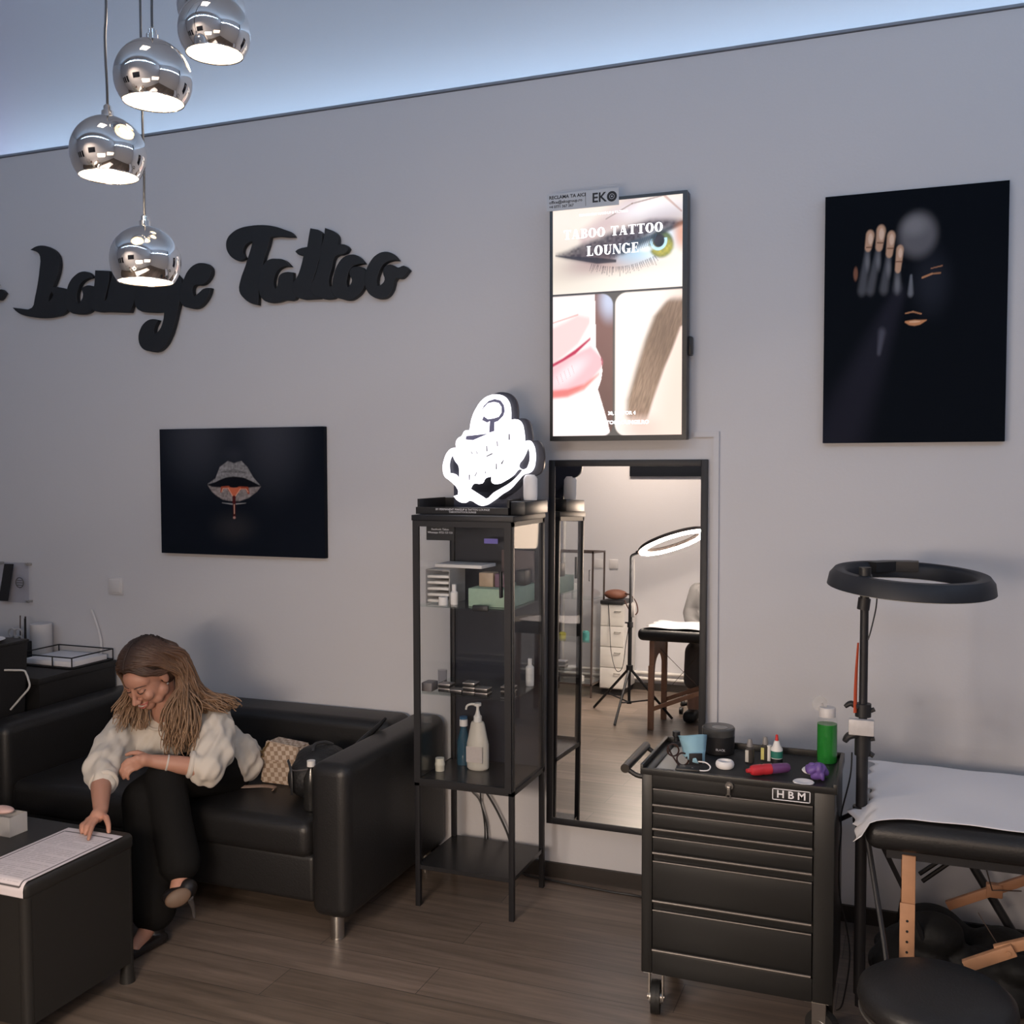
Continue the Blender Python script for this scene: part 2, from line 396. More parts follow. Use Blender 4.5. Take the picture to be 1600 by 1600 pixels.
TATTOO=[[[(-2.991,2.769),(-2.984,2.802),(-2.956,2.827),(-2.916,2.843),(-2.863,2.849),(-2.791,2.847),(-2.726,2.835),(-2.675,2.817),(-2.637,2.8),(-2.623,2.784),(-2.657,2.786),(-2.708,2.793),(-2.75,2.792),(-2.76,2.756),(-2.78,2.709),(-2.797,2.651),(-2.815,2.575),(-2.819,2.532),(-2.822,2.489),(-2.856,2.498),(-2.895,2.523),(-2.921,2.558),(-2.914,2.604),(-2.886,2.668),(-2.862,2.726),(-2.841,2.782),(-2.871,2.776),(-2.898,2.751),(-2.901,2.727),(-2.887,2.706),(-2.919,2.698),(-2.952,2.711),(-2.978,2.735)]],[[(-2.812,2.553),(-2.808,2.629),(-2.787,2.666),(-2.755,2.688),(-2.716,2.688),(-2.677,2.68),(-2.646,2.653),(-2.678,2.653),(-2.71,2.639),(-2.73,2.608),(-2.734,2.57),(-2.724,2.548),(-2.711,2.569),(-2.701,2.611),(-2.672,2.624),(-2.63,2.62),(-2.634,2.558),(-2.602,2.604),(-2.609,2.519),(-2.622,2.501),(-2.673,2.502),(-2.712,2.495),(-2.764,2.498),(-2.796,2.517)]],[[(-2.533,2.81),(-2.48,2.79),(-2.474,2.766),(-2.481,2.726),(-2.462,2.727),(-2.469,2.696),(-2.488,2.676),(-2.507,2.625),(-2.527,2.578),(-2.54,2.549),(-2.508,2.555),(-2.49,2.498),(-2.534,2.498),(-2.591,2.504),(-2.628,2.531),(-2.634,2.558),(-2.602,2.604),(-2.582,2.651),(-2.569,2.696),(-2.594,2.7),(-2.612,2.715),(-2.6,2.722),(-2.55,2.729),(-2.543,2.766)]],[[(-2.456,2.804),(-2.412,2.784),(-2.394,2.764),(-2.395,2.725),(-2.37,2.726),(-2.346,2.716),(-2.339,2.705),(-2.352,2.69),(-2.407,2.678),(-2.427,2.624),(-2.443,2.572),(-2.439,2.543),(-2.409,2.549),(-2.4,2.516),(-2.41,2.498),(-2.434,2.492),(-2.484,2.5),(-2.534,2.53),(-2.536,2.549),(-2.514,2.588),(-2.495,2.64),(-2.482,2.681),(-2.478,2.718),(-2.462,2.765)]],[[(-2.421,2.55),(-2.412,2.597),(-2.393,2.638),(-2.365,2.667),(-2.328,2.677),(-2.292,2.668),(-2.262,2.637),(-2.292,2.635),(-2.317,2.629),(-2.335,2.612),(-2.347,2.582),(-2.351,2.55),(-2.345,2.533),(-2.33,2.544),(-2.32,2.569),(-2.332,2.594),(-2.329,2.612),(-2.304,2.623),(-2.257,2.604),(-2.254,2.56),(-2.272,2.519),(-2.3,2.494),(-2.336,2.481),(-2.379,2.491),(-2.416,2.507)]],[[(-2.257,2.56),(-2.247,2.606),(-2.226,2.641),(-2.196,2.667),(-2.155,2.676),(-2.119,2.664),(-2.095,2.639),(-2.131,2.639),(-2.164,2.626),(-2.185,2.596),(-2.198,2.556),(-2.195,2.529),(-2.177,2.534),(-2.156,2.556),(-2.164,2.59),(-2.155,2.612),(-2.132,2.619),(-2.091,2.603),(-2.064,2.609),(-2.041,2.591),(-2.074,2.56),(-2.103,2.56),(-2.121,2.514),(-2.145,2.485),(-2.18,2.478),(-2.216,2.489),(-2.245,2.517)]]]
NEON=[[(-1.641,1.884),(-1.633,1.927),(-1.611,1.973),(-1.582,2.006),(-1.553,2.02),(-1.525,2.023),(-1.496,2.015),(-1.477,1.996),(-1.468,1.967),(-1.467,1.921),(-1.44,1.923),(-1.422,1.91),(-1.412,1.877),(-1.408,1.835),(-1.389,1.84),(-1.373,1.824),(-1.365,1.795),(-1.365,1.759),(-1.375,1.726),(-1.395,1.712),(-1.409,1.71),(-1.437,1.684),(-1.469,1.651),(-1.504,1.63),(-1.54,1.604),(-1.584,1.583),(-1.602,1.586),(-1.642,1.604),(-1.664,1.594),(-1.694,1.602),(-1.712,1.62),(-1.693,1.626),(-1.693,1.646),(-1.734,1.686),(-1.752,1.7),(-1.76,1.734),(-1.754,1.767),(-1.733,1.804),(-1.711,1.814),(-1.7,1.811),(-1.701,1.838),(-1.69,1.854),(-1.676,1.861),(-1.663,1.881)],[(-1.589,1.956),(-1.579,1.979),(-1.557,1.998),(-1.532,2.005),(-1.507,1.999),(-1.493,1.98),(-1.489,1.957),(-1.496,1.938),(-1.518,1.918),(-1.533,1.914),(-1.534,1.879),(-1.556,1.873),(-1.552,1.919),(-1.564,1.913),(-1.586,1.923),(-1.579,1.938),(-1.561,1.926),(-1.536,1.929),(-1.514,1.935),(-1.503,1.951),(-1.503,1.974),(-1.514,1.989),(-1.535,1.994),(-1.561,1.989),(-1.579,1.972)],[(-1.655,1.861),(-1.561,1.869),(-1.626,1.844),(-1.657,1.847)],[(-1.719,1.791),(-1.704,1.76),(-1.691,1.744),(-1.687,1.717),(-1.689,1.686),(-1.704,1.706),(-1.732,1.713),(-1.733,1.757)],[(-1.392,1.818),(-1.385,1.782),(-1.391,1.746),(-1.402,1.73),(-1.428,1.731),(-1.433,1.746),(-1.416,1.769)],[(-1.547,1.7),(-1.546,1.677),(-1.526,1.67),(-1.49,1.684),(-1.454,1.707),(-1.433,1.728),(-1.416,1.726),(-1.426,1.713),(-1.469,1.674),(-1.504,1.654),(-1.54,1.634),(-1.573,1.61),(-1.584,1.616),(-1.642,1.65),(-1.627,1.671),(-1.591,1.672),(-1.576,1.693)]]
SLITS=[[(-1.473,1.867),(-1.468,1.867),(-1.468,1.843),(-1.474,1.843)],[(-1.524,1.839),(-1.52,1.84),(-1.519,1.819),(-1.523,1.818)],[(-1.568,1.821),(-1.564,1.822),(-1.563,1.8),(-1.568,1.799)],[(-1.634,1.8),(-1.626,1.79),(-1.629,1.788),(-1.636,1.798)],[(-1.613,1.805),(-1.606,1.792),(-1.61,1.789)],[(-1.569,1.781),(-1.543,1.793),(-1.54,1.789),(-1.567,1.777)],[(-1.527,1.751),(-1.523,1.752),(-1.523,1.728),(-1.528,1.727)],[(-1.506,1.753),(-1.495,1.766),(-1.494,1.762),(-1.503,1.745)],[(-1.578,1.73),(-1.569,1.713),(-1.573,1.711)],[(-1.645,1.707),(-1.64,1.707),(-1.641,1.686),(-1.645,1.685)],[(-1.62,1.702),(-1.608,1.721),(-1.609,1.713),(-1.617,1.7)]]
# ================================================================ THE ROOM
def floor_mat():
    m = bpy.data.materials.new('laminate_floor'); m.use_nodes = True; nt = m.node_tree; b = nt.nodes['Principled BSDF']
    tc = nt.nodes.new('ShaderNodeTexCoord'); mp = nt.nodes.new('ShaderNodeMapping')
    nt.links.new(tc.outputs['Object'], mp.inputs['Vector'])
    br = nt.nodes.new('ShaderNodeTexBrick'); br.offset = .37; br.inputs['Scale'].default_value = 1
    br.inputs['Brick Width'].default_value = 1.3; br.inputs['Row Height'].default_value = .19; br.inputs['Mortar Size'].default_value = .0015
    br.inputs['Color1'].default_value = (*rgb('#7b6d63'), 1); br.inputs['Color2'].default_value = (*rgb('#665a50'), 1); br.inputs['Mortar'].default_value = (.06, .05, .045, 1)
    nt.links.new(mp.outputs['Vector'], br.inputs['Vector'])
    m2 = nt.nodes.new('ShaderNodeMapping'); m2.inputs['Scale'].default_value = (.9, 14, 1); nt.links.new(tc.outputs['Object'], m2.inputs['Vector'])
    n = nt.nodes.new('ShaderNodeTexNoise'); n.inputs['Scale'].default_value = 2.2; n.inputs['Detail'].default_value = 8; n.inputs['Roughness'].default_value = .62; n.inputs['Distortion'].default_value = .6
    nt.links.new(m2.outputs['Vector'], n.inputs['Vector'])
    r = nt.nodes.new('ShaderNodeMapRange'); r.inputs['From Min'].default_value = .25; r.inputs['From Max'].default_value = .75; r.inputs['To Min'].default_value = .50; r.inputs['To Max'].default_value = 1.25
    nt.links.new(n.outputs['Fac'], r.inputs['Value'])
    mx = nt.nodes.new('ShaderNodeMix'); mx.data_type = 'RGBA'; mx.blend_type = 'MULTIPLY'; mx.inputs['Factor'].default_value = 1
    nt.links.new(br.outputs['Color'], mx.inputs['A']); nt.links.new(r.outputs['Result'], mx.inputs['B']); nt.links.new(mx.outputs['Result'], b.inputs['Base Color'])
    b.inputs['Roughness'].default_value = .38
    return m
X0, X1, YF, YB, ZC = -5.6, 2.6, -4.83, -4.83, 4.35
def plane(name, pts, m):
    b = MB(); b.b.faces.new([b.b.verts.new(p) for p in pts]); return obj(name, b, m, smooth=False)
def slab(name, m, *a): return struct(bx(name, m, *a))
slab('floor', floor_mat(), X0-.1, X1+.1, YB-.1, .1, -.08, 0)
slab('ceiling', ceil_m, X0-.1, X1+.1, YB-.1, .40, ZC, ZC+.08)
slab('wall_back', wall_m, X0, X1, 0, .05, 0, 3.335)
slab('wall_recess', wall_m, X0, X1, .30, .40, 3.0, ZC)
slab('wall_left', wall_m, X0-.1, X0, YF, 0, 0, ZC)
slab('wall_right', wall_m, X1, X1+.1, YB, 0, 0, ZC)
slab('wall_front', wall_m, X0, X1, YF-.1, YF, 0, ZC)
base_m = mat('baseboard_dark', (.030, .024, .021), .5)
slab('baseboard_back', base_m, X0, X1, -.016, 0, 0, .062)
slab('baseboard_front', base_m, X0, X1, YF, YF+.016, 0, .062)
slab('trim_1', mat('ledge_edge', (.22, .25, .30), .6), X0, X1, -.012, .05, 3.337, 3.347)

# ================================================================ SIGNS AND PICTURES ON THE LONG WALL
letter_m = mat('black_foam_letter', (.012, .013, .016), .62)
for nm, data, lab in (('wall_letters', LOUNGE, 'black script lettering reading Lounge behind the lowest hanging lamp'),
                      ('wall_letters', TATTOO, 'black script lettering reading Tattoo between the lamps and the screen')):
    mes = [curve_fill('l', sp, letter_m, -.006, .024+.0008*k, .0025) for k, sp in enumerate(data)]
    o = join_meshes(nm, mes, letter_m)
    tag(o, lab, 'sign', 'black script letters on the wall')
tail = [[(a-2.331, b+.048) for a, b in TATTOO[5][0]]]
o = join_meshes('wall_letters', [curve_fill('l', tail, letter_m, -.006, .024, .0025)], letter_m)
tag(o, 'tail of a black script letter cut by the left photo edge', 'sign', 'black script letters on the wall')

def art_lips(U, Vv):
    img = np.ones(U.shape+(3,))*np.array([.0065, .009, .0155])
    g = ell(U, Vv, .24, .0, .17, .34, .9)*.9+ell(U, Vv, .70, .0, .16, .38, .9)*.9
    img = blend(img, g*.55, lin('#4b4e58'))
    img = blend(img, ell(U, Vv, .46, .78, .10, .09, .95)*.45, lin('#3c3a3c'))
    img = blend(img, ell(U, Vv, .466, .21, .05, .05, .95)*.4, lin('#3a3d47'))
    n = noise2(U, Vv, 120, 60, 3)*.6+noise2(U, Vv, 50, 120, 5)*.4
    lipc = lambda k: np.stack([(.12+.22*n)*k]*3, -1)*np.array([1, .98, 1.02])
    up = band(U, Vv, [.302, .352, .38, .43, .468, .514, .55, .585, .63], [.44, .395, .305, .258, .275, .258, .305, .386, .455], [.445, .425, .405, .386, .380, .386, .41, .43, .452])
    img = img*(1-up[..., None])+lipc(1.0)*up[..., None]
    crease = seg_m(U, Vv, (.39, .345), (.465, .335), .004, .012)+seg_m(U, Vv, (.465, .335), (.54, .35), .012, .004)
    img = blend(img, np.clip(crease, 0, 1)*.55*(n > .35), (.03, .03, .035))
    mouth = band(U, Vv, [.302, .352, .415, .465, .528, .57, .63], [.442, .425, .388, .381, .388, .412, .452], [.445, .462, .466, .47, .466, .462, .455], .004)
    img = blend(img, mouth, (.006, .007, .011))
    lo = band(U, Vv, [.302, .33, .352, .394, .443, .50, .556, .606, .63], [.445, .462, .464, .466, .47, .468, .466, .460, .456], [.447, .50, .525, .56, .572, .572, .545, .497, .458])
    img = img*(1-lo[..., None])+(lipc(.95)*np.array([1.12, 1, .95]))*lo[..., None]
    img = blend(img, band(U, Vv, [.39, .46, .54], [.585, .592, .585], [.588, .602, .588], .003)*.8, (.42, .42, .44))
    red = lin('#9c4a34'); lite = lin('#e0b09a')
    for a, b, w0, w1 in (((.388, .50), (.395, .468), .006, .010), ((.395, .468), (.43, .463), .010, .010), ((.43, .468), (.46, .51), .010, .014), ((.555, .51), (.545, .470), .006, .010), ((.545, .470), (.50, .468), .010, .011), ((.50, .472), (.472, .51), .012, .014)):
        img = blend(img, seg_m(U, Vv, a, b, w0, w1), red)
    img = blend(img, band(U, Vv, [.43, .465, .51], [.462, .468, .462], [.475, .55, .475], .004), lin('#c8694c'))
    for a, b in (((.391, .50), (.398, .474)), ((.398, .474), (.43, .47)), ((.43, .47), (.458, .535)), ((.552, .50), (.54, .475)), ((.54, .475), (.505, .476)), ((.505, .476), (.474, .535))):
        img = blend(img, seg_m(U, Vv, a, b, .0025, .0025)*.8, lite)
    img = blend(img, seg_m(U, Vv, (.466, .54), (.4665, .70), .011, .006), lin('#4a1a1c'))
    img = blend(img, seg_m(U, Vv, (.466, .60), (.466, .67), .003, .003)*.7, lite)
    img = blend(img, ell(U, Vv, .466, .702, .008, .010, .3), lin('#b58a80'))
    return img
def art_face(U, Vv):
    img = np.ones(U.shape+(3,))*np.array([.0042, .006, .0098])
    img = blend(img, ell(U, Vv, .52, .18, .10, .085, .35)*.55, lin('#85858d'))
    img = blend(img, ell(U, Vv, .50, .145, .06, .035, .8)*.2, lin('#c0c0c5'))
    img = blend(img, ell(U, Vv, .60, .37, .08, .10, .9)*.35, lin('#3a3e4c'))
    img = blend(img, seg_m(U, Vv, (.42, .41), (.07, 1.02), .035, .14, .8)*.13, lin('#56546a'))
    img = blend(img, seg_m(U, Vv, (.33, .56), (.315, .64), .018, .010, .9)*.45, lin('#6a6c7c'))
    tan = lin('#c49f86'); nail = lin('#e3c8b4')
    for (x, y0, y1, w0, kx) in ((.257, .17, .215, .023, .215), (.318, .155, .215, .025, .262), (.375, .18, .245, .023, .338), (.424, .235, .31, .020, .412)):
        img = blend(img, seg_m(U, Vv, (x-.012, y1+.01), (kx, .385), .014, .022, .7)*.5, lin('#6d7079'))
        img = blend(img, ell(U, Vv, x-.012, y1+.06, .012, .03, .8)*.35, lin('#9a9da5'))
        img = blend(img, seg_m(U, Vv, (x, y0), (x-.01, y1), w0, w0*.8, .25), tan)
        img = blend(img, ell(U, Vv, x+.002, y0+.012, w0*.55, w0*.95, .3), nail)
        img = blend(img, seg_m(U, Vv, (x-.02, y0+.045), (x+.012, y0+.047), .003, .003)*.7, lin('#5c3a2c'))
    img = blend(img, ell(U, Vv, .178, .318, .012, .026, .4)*.8, lin('#8d6250'))
    img = blend(img, seg_m(U, Vv, (.487, .34), (.485, .408), .006, .014, .7)*.75, lin('#7d828c'))
    gold = lin('#c08a66')
    img = blend(img, seg_m(U, Vv, (.595, .316), (.655, .308), .0025, .003)*.9, lin('#9c7058'))
    img = blend(img, seg_m(U, Vv, (.548, .35), (.60, .337), .004, .004)*.9, gold)
    img = blend(img, seg_m(U, Vv, (.60, .337), (.645, .336), .003, .003)*.7, gold)
    for a, b in (((.46, .487), (.50, .482)), ((.50, .482), (.545, .492))): img = blend(img, seg_m(U, Vv, a, b, .003, .003)*.85, gold)
    lip = band(U, Vv, [.455, .48, .51, .54, .575], [.518, .516, .514, .516, .516], [.522, .534, .538, .534, .519], .003)
    img = blend(img, lip, lin('#c98e66'))
    img = blend(img, band(U, Vv, [.48, .51, .54], [.520, .518, .52], [.524, .526, .524], .002)*.6, lin('#f0d0b0'))
    return img
canvas_m = mat('canvas_edge', (.008, .010, .015), .85, spec=.15)
print_m = mat('printed_canvas', rough=.9, attr='base', spec=.08)
def canvas(x0, x1, z0, z1, func, nx, ny, lab):
    t = thing('wall_canvas', lab, 'picture', ((x0+x1)/2, 0, z0), 'black canvases on the wall')
    bx('canvas_frame', canvas_m, x0, x1, -.030, -.001, z0, z1, .002, parent=t)
    picture('canvas_print', func, nx, ny, (x0, -.0312, z1), (x1-x0, 0, 0), (0, 0, z1-z0), print_m, t)
canvas(-3.395, -2.477, 1.322, 1.922, art_lips, 330, 230, 'landscape black canvas of silver lips with an orange drip')
canvas(-.309, .310, 1.824, 2.737, art_face, 250, 370, 'tall black canvas of a hand with pale fingertips beside a dark face')

# screen
def art_tv(U, Vv):
    n1 = noise2(U, Vv, 60, 100, 1); n2 = noise2(U, Vv, 14, 20, 2)
    img = np.ones(U.shape+(3,))*lin('#f4e6e2')
    # ---- top photo: eye
    skin = lin('#f1e2d6')*(1-sstep(.0, .38, Vv)[..., None])+lin('#fdf4ea')*sstep(.0, .38, Vv)[..., None]
    skin = blend(skin, ell(U, Vv, .0, .28, .45, .12, .9)*.5, lin('#cdbba6'))
    skin = blend(skin, seg_m(U, Vv, (.25, .15), (.62, .03), .035, .05, .9)*.6, lin('#b9949b'))
    skin = blend(skin, ell(U, Vv, .78, .055, .26, .045, .6)*.75, lin('#f7f1f6'))
    skin = blend(skin, seg_m(U, Vv, (.42, .075), (.62, .02), .003, .003)+seg_m(U, Vv, (.62, .02), (.86, -.002), .003, .003), lin('#b09a94'))
    skin = blend(skin, seg_m(U, Vv, (.86, -.002), (.99, .07), .006, .004)*.8, lin('#c7a090'))
    skin = blend(skin, ell(U, Vv, .66, .17, .36, .07, .8, -12)*.7, lin('#7a5a6c'))
    img = skin
    eyew = ell(U, Vv, .74, .205, .24, .062, .35, -6)
    img = blend(img, eyew, lin('#e6f4ff'))
    img = blend(img, ell(U, Vv, .60, .225, .12, .05, .7)*.6, lin('#9fd6f2'))
    img = blend(img, ell(U, Vv, .84, .20, .092, .056, .15), lin('#5d7040'))
    img = blend(img, ell(U, Vv, .85, .215, .075, .035, .5)*(n1*.6+.5), lin('#c2b44a'))
    img = blend(img, ell(U, Vv, .825, .185, .045, .028, .2), lin('#101822'))
    arc = np.sqrt(((U-.82)/.055)**2+((Vv-.185)/.034)**2)
    img = blend(img, (1-sstep(.12, .25, np.abs(arc-1)))*(Vv > .175), lin('#c4ecff'))
    img = blend(img, ell(U, Vv, .72, .215, .05, .012, .6), lin('#f4fcff'))
    dark = band(U, Vv, [.02, .10, .24, .36, .48, .62, .76, .9, 1.01], [.21, .20, .172, .155, .131, .112, .095, .10, .110], [.213, .228, .245, .262, .248, .200, .150, .135, .125], .016)
    img = blend(img, ell(U, Vv, .42, .215, .30, .055, .9, -10)*.55, lin('#8a6470'))
    img = blend(img, np.clip(dark, 0, 1)*(.75+.25*n1), lin('#33242f'))
    img = blend(img, ell(U, Vv, .52, .275, .26, .03, .9)*.4, lin('#c39a92'))
    img = blend(img, seg_m(U, Vv, (.55, .21), (1.0, .118), .02, .008, .8)*.85, lin('#14121e'))
    img = blend(img, band(U, Vv, [.02, .15, .35, .5], [.212, .222, .235, .25], [.216, .235, .262, .262], .004)*.9, lin('#1a1424'))
    r = np.random.RandomState(4)
    for k in range(34):
        x = .30+.5*k/34+r.rand()*.01; y = .262-.02*(k/34)+.03*math.sin(k*.09); L = .02+.02*r.rand(); sl = -.02+.05*(k/34)
        img = blend(img, seg_m(U, Vv, (x, y), (x+sl, y+L), .003, .001)*.75, lin('#4a3a44'))
    for k in range(20):
        x = .48+.34*k/20; y = .20-.045*k/20
        img = blend(img, seg_m(U, Vv, (x, y), (x-.03, y+.045), .004, .001)*.7, lin('#26445c'))
    img = blend(img, ell(U, Vv, 1.0, .17, .06, .05, .7)*.7, lin('#e08a55'))
    # ---- panels below
    gap = lin('#5a5654'); below = Vv > .386
    low = np.ones_like(img)*gap
    def rr(x0, x1, y0, y1, rx, ry, tl=1):
        cx = np.clip(U, x0+rx, x1-rx); cy = np.clip(Vv, y0+ry, y1-ry)
        d = np.sqrt(((U-cx)/rx)**2+((Vv-cy)/ry)**2); return 1-sstep(.93, 1.07, d)
    ml = rr(-.2, .475, .392, 1.003, .09, .05); mr = rr(.492, 1.2, .392, 1.003, .09, .05)
    A = np.ones_like(img)*lin('#fdf0ee')
    edge_x = np.interp(Vv, [.39, .62, .66, .72, .76, .80, .95, 1.0], [.335, .345, .38, .395, .385, .36, .44, .46])
    bg = np.stack([lin('#8a6660')[i]*(1-.45*sstep(.4, 1, Vv)) for i in range(3)], -1)
    bg = blend(bg, ell(U, Vv, .45, .42, .07, .07, .8), lin('#c9cfe6'))
    A = np.where((U > edge_x)[..., None], bg, A)
    A = blend(A, band(U, Vv, [-.01, .1, .2, .29], [.53, .505, .478, .49], [.69, .645, .60, .515], .012)*.45, lin('#f0a8a8'))
    A = blend(A, seg_m(U, Vv, (0, .505), (.2, .475), .003, .004)*.6, lin('#d49a94'))
    A = blend(A, band(U, Vv, [-.01, .1, .2, .30, .38, .40], [.70, .665, .64, .615, .66, .68], [.83, .825, .80, .76, .71, .69], .012)*.5, lin('#f07a90'))
    A = blend(A, ell(U, Vv, .13, .725, .13, .035, .8, -20)*.75, lin('#fff0f4'))
    A = blend(A, band(U, Vv, [-.01, .08, .18, .30], [.685, .66, .625, .575], [.70, .675, .645, .585], .006), lin('#c23458'))
    A = blend(A, band(U, Vv, [-.01, .12, .25, .37], [.80, .795, .775, .73], [.835, .83, .80, .735], .01)*.7, lin('#e0503c'))
    for k in range(5): A = blend(A, seg_m(U, Vv, (.03+.03*k, .74-.012*k), (.05+.03*k, .775-.012*k), .0015, .001)*.5, lin('#9c4a54'))
    B = np.ones_like(img)*lin('#fff4ec')
    B = blend(B, sstep(.9, 1.25, U+.35*Vv)*.5, lin('#f3c0a8'))
    lo_ = np.interp(Vv, [.42, .50, .60, .72, .85, .92, .96], [.90, .78, .71, .64, .575, .57, .62])
    hi_ = np.interp(Vv, [.42, .50, .55, .64, .72, .85, .96], [1.1, 1.1, .99, .93, .87, .79, .73])
    brow = sstep(lo_-.02, lo_+.04, U)*(1-sstep(hi_-.02, hi_+.01, U))*sstep(.41, .45, Vv)*(1-sstep(.90, .97, Vv))
    tex = .75+.5*noise2(U+.5*Vv, Vv, 150, 40, 9)
    B = B*(1-brow[..., None])+(lin('#9a7f6c')*tex[..., None])*brow[..., None]
    B = blend(B, brow*ell(U, Vv, .86, .58, .16, .16, .9)*.6, lin('#5a4438'))
    B = blend(B, ell(U, Vv, .68, .97, .12, .05, .9)*.4, lin('#d49a88'))
    low = low*(1-ml[..., None])+A*ml[..., None]; low = low*(1-mr[..., None])+B*mr[..., None]
    img = np.where(below[..., None], low, img)
    img = blend(img, (1-sstep(.003, .0045, np.abs(Vv-.386))), lin('#454245'))
    return img
tvx0, tvx1, tvz0, tvz1 = -1.374, -.814, 1.842, 2.800
tv = thing('wall_screen', 'upright advertising screen lit with eye, lips and eyebrow photos', 'screen', (-1.094, 0, tvz0))
bx('screen_body', mat('screen_body', (.02, .02, .024), .4), tvx0, tvx1, -.082, -.030, tvz0, tvz1, .004, parent=tv)
b = MB()
b.box(tvx0, tvx0+.012, -.088, -.080, tvz0, tvz1); b.box(tvx1-.018, tvx1, -.088, -.080, tvz0, tvz1)
b.box(tvx0+.012, tvx1-.018, -.088, -.080, tvz1-.012, tvz1); b.box(tvx0+.012, tvx1-.018, -.088, -.080, tvz0, tvz0+.020)
obj('bezel', b, mat('screen_bezel', (.03, .03, .032), .3, .2), tv)
sx0, sx1, sz0, sz1 = tvx0+.012, tvx1-.018, tvz0+.020, tvz1-.012
tv_m = mat('lit_screen', rough=.25, attr='emit', es=1.15)
pic = picture('display_panel', art_tv, 230, 400, (sx0, -.0835, sz1), (sx1-sx0, 0, 0), (0, 0, sz1-sz0), tv_m, tv)
bx('mounting_plate', black_plastic, -1.25, -.93, -.030, -.001, 2.10, 2.55, parent=tv)
bx('side_clamp', black_plastic, tvx1-.004, tvx1+.014, -.06, -.02, 2.17, 2.245, .006, parent=tv)
glow_txt = mat('screen_text', (1, 1, 1), .5, emit=(1, .98, 1), es=1.5)
sw, sh = sx1-sx0, sz1-sz0
def tvt(s, u, v, size, off=0, sx=1, sp=1): text('screen_text', s, size, glow_txt, (sx0+u*sw, -.0845, sz1-v*sh), parent=pic, offset=off, sx=sx, spacing=sp)
def ringq(cx, cy, ax, ay, bx_, by_, a0=0, a1=360, n=28):
    o = []
    for k in range(n):
        p, q = math.radians(a0+(a1-a0)*k/n), math.radians(a0+(a1-a0)*(k+1)/n)
        o.append([(cx+ax*math.cos(p), cy+ay*math.sin(p)), (cx+ax*math.cos(q), cy+ay*math.sin(q)), (cx+bx_*math.cos(q), cy+by_*math.sin(q)), (cx+bx_*math.cos(p), cy+by_*math.sin(p))])
    return o
def rc(a, b, c, d): return [(a, c), (b, c), (b, d), (a, d)]
GL = {'T': (.86, [rc(.30, .56, 0, 1), rc(0, .86, .93, 1), [(0, 1), (.05, .72), (.10, 1)], [(.76, 1), (.81, .72), (.86, 1)], rc(.18, .68, 0, .05)]),
 'A': (.92, [[(.30, 1), (.58, 1), (.86, 0), (.58, 0)], [(.34, .98), (.40, .90), (.14, 0), (.08, 0)], rc(.18, .66, .28, .34), rc(0, .26, 0, .05), rc(.50, .92, 0, .05)]),
 'B': (.80, [rc(.10, .36, 0, 1), rc(0, .48, .95, 1), rc(0, .48, 0, .05), rc(.3, .5, .49, .54)]+ringq(.44, .755, .30, .245, .09, .20, -90, 90, 14)+ringq(.44, .26, .36, .26, .12, .21, -90, 90, 14)),
 'O': (.90, ringq(.45, .5, .45, .52, .17, .47)),
 'L': (.74, [rc(.10, .36, 0, 1), rc(0, .46, .95, 1), rc(0, .72, 0, .05), [(.72, 0), (.67, .32), (.60, .03)]]),
 'U': (.88, [rc(.10, .36, .3, 1), rc(0, .46, .95, 1), rc(.70, .76, .3, 1), rc(.60, .88, .95, 1)]+ringq(.43, .3, .33, .32, .14, .25, 180, 360, 14)),
 'N': (.90, [rc(.09, .14, 0, 1), [(.02, 1), (.30, 1), (.82, 0), (.60, 0)], rc(.77, .82, 0, 1), rc(0, .24, 0, .05), rc(.66, .92, .95, 1)]),
 'G': (.90, ringq(.45, .5, .45, .52, .17, .46, 40, 330, 24)+[rc(.62, .86, .02, .42), rc(.52, .94, .40, .45), [(.78, .70), (.83, .98), (.70, .86)]]),
 'E': (.76, [rc(.10, .36, 0, 1), rc(0, .70, .95, 1), rc(0, .72, 0, .05), rc(.3, .56, .48, .53), [(.62, 1), (.70, .70), (.70, 1)], [(.64, 0), (.72, .30), (.72, 0)], rc(.53, .57, .36, .66)])}
def serif(word, u, v, h, gap=.10):
    wds = [GL[c][0] if c != ' ' else .45 for c in word]; tot = (sum(wds)+gap*(len(word)-1))*h; x = sx0+u*sw-tot/2; z = sz1-v*sh-h/2; b = MB()
    for c, wd in zip(word, wds):
        if c != ' ':
            for k, q in enumerate(GL[c][1]): b.prism([(x+p[0]*h, z+p[1]*h) for p in q], 'y', -.0840, -.0850-.00002*k)
        x += (wd+gap)*h
    obj('screen_text', b, glow_txt, pic, smooth=False)
serif('TABOO', .250, .128, .036); serif('TATTOO', .655, .128, .036); serif('LOUNGE', .470, .205, .038)
tvt('PERMANENT MAKE-UP & TATTOO', .40, .05, .013, 0, 1, 1)
tvt('30, SECTOR 4', .545, .905, .019, .0006)
tvt('TATTOOLOUNGE.RO', .55, .945, .021, .0008, 1.05)
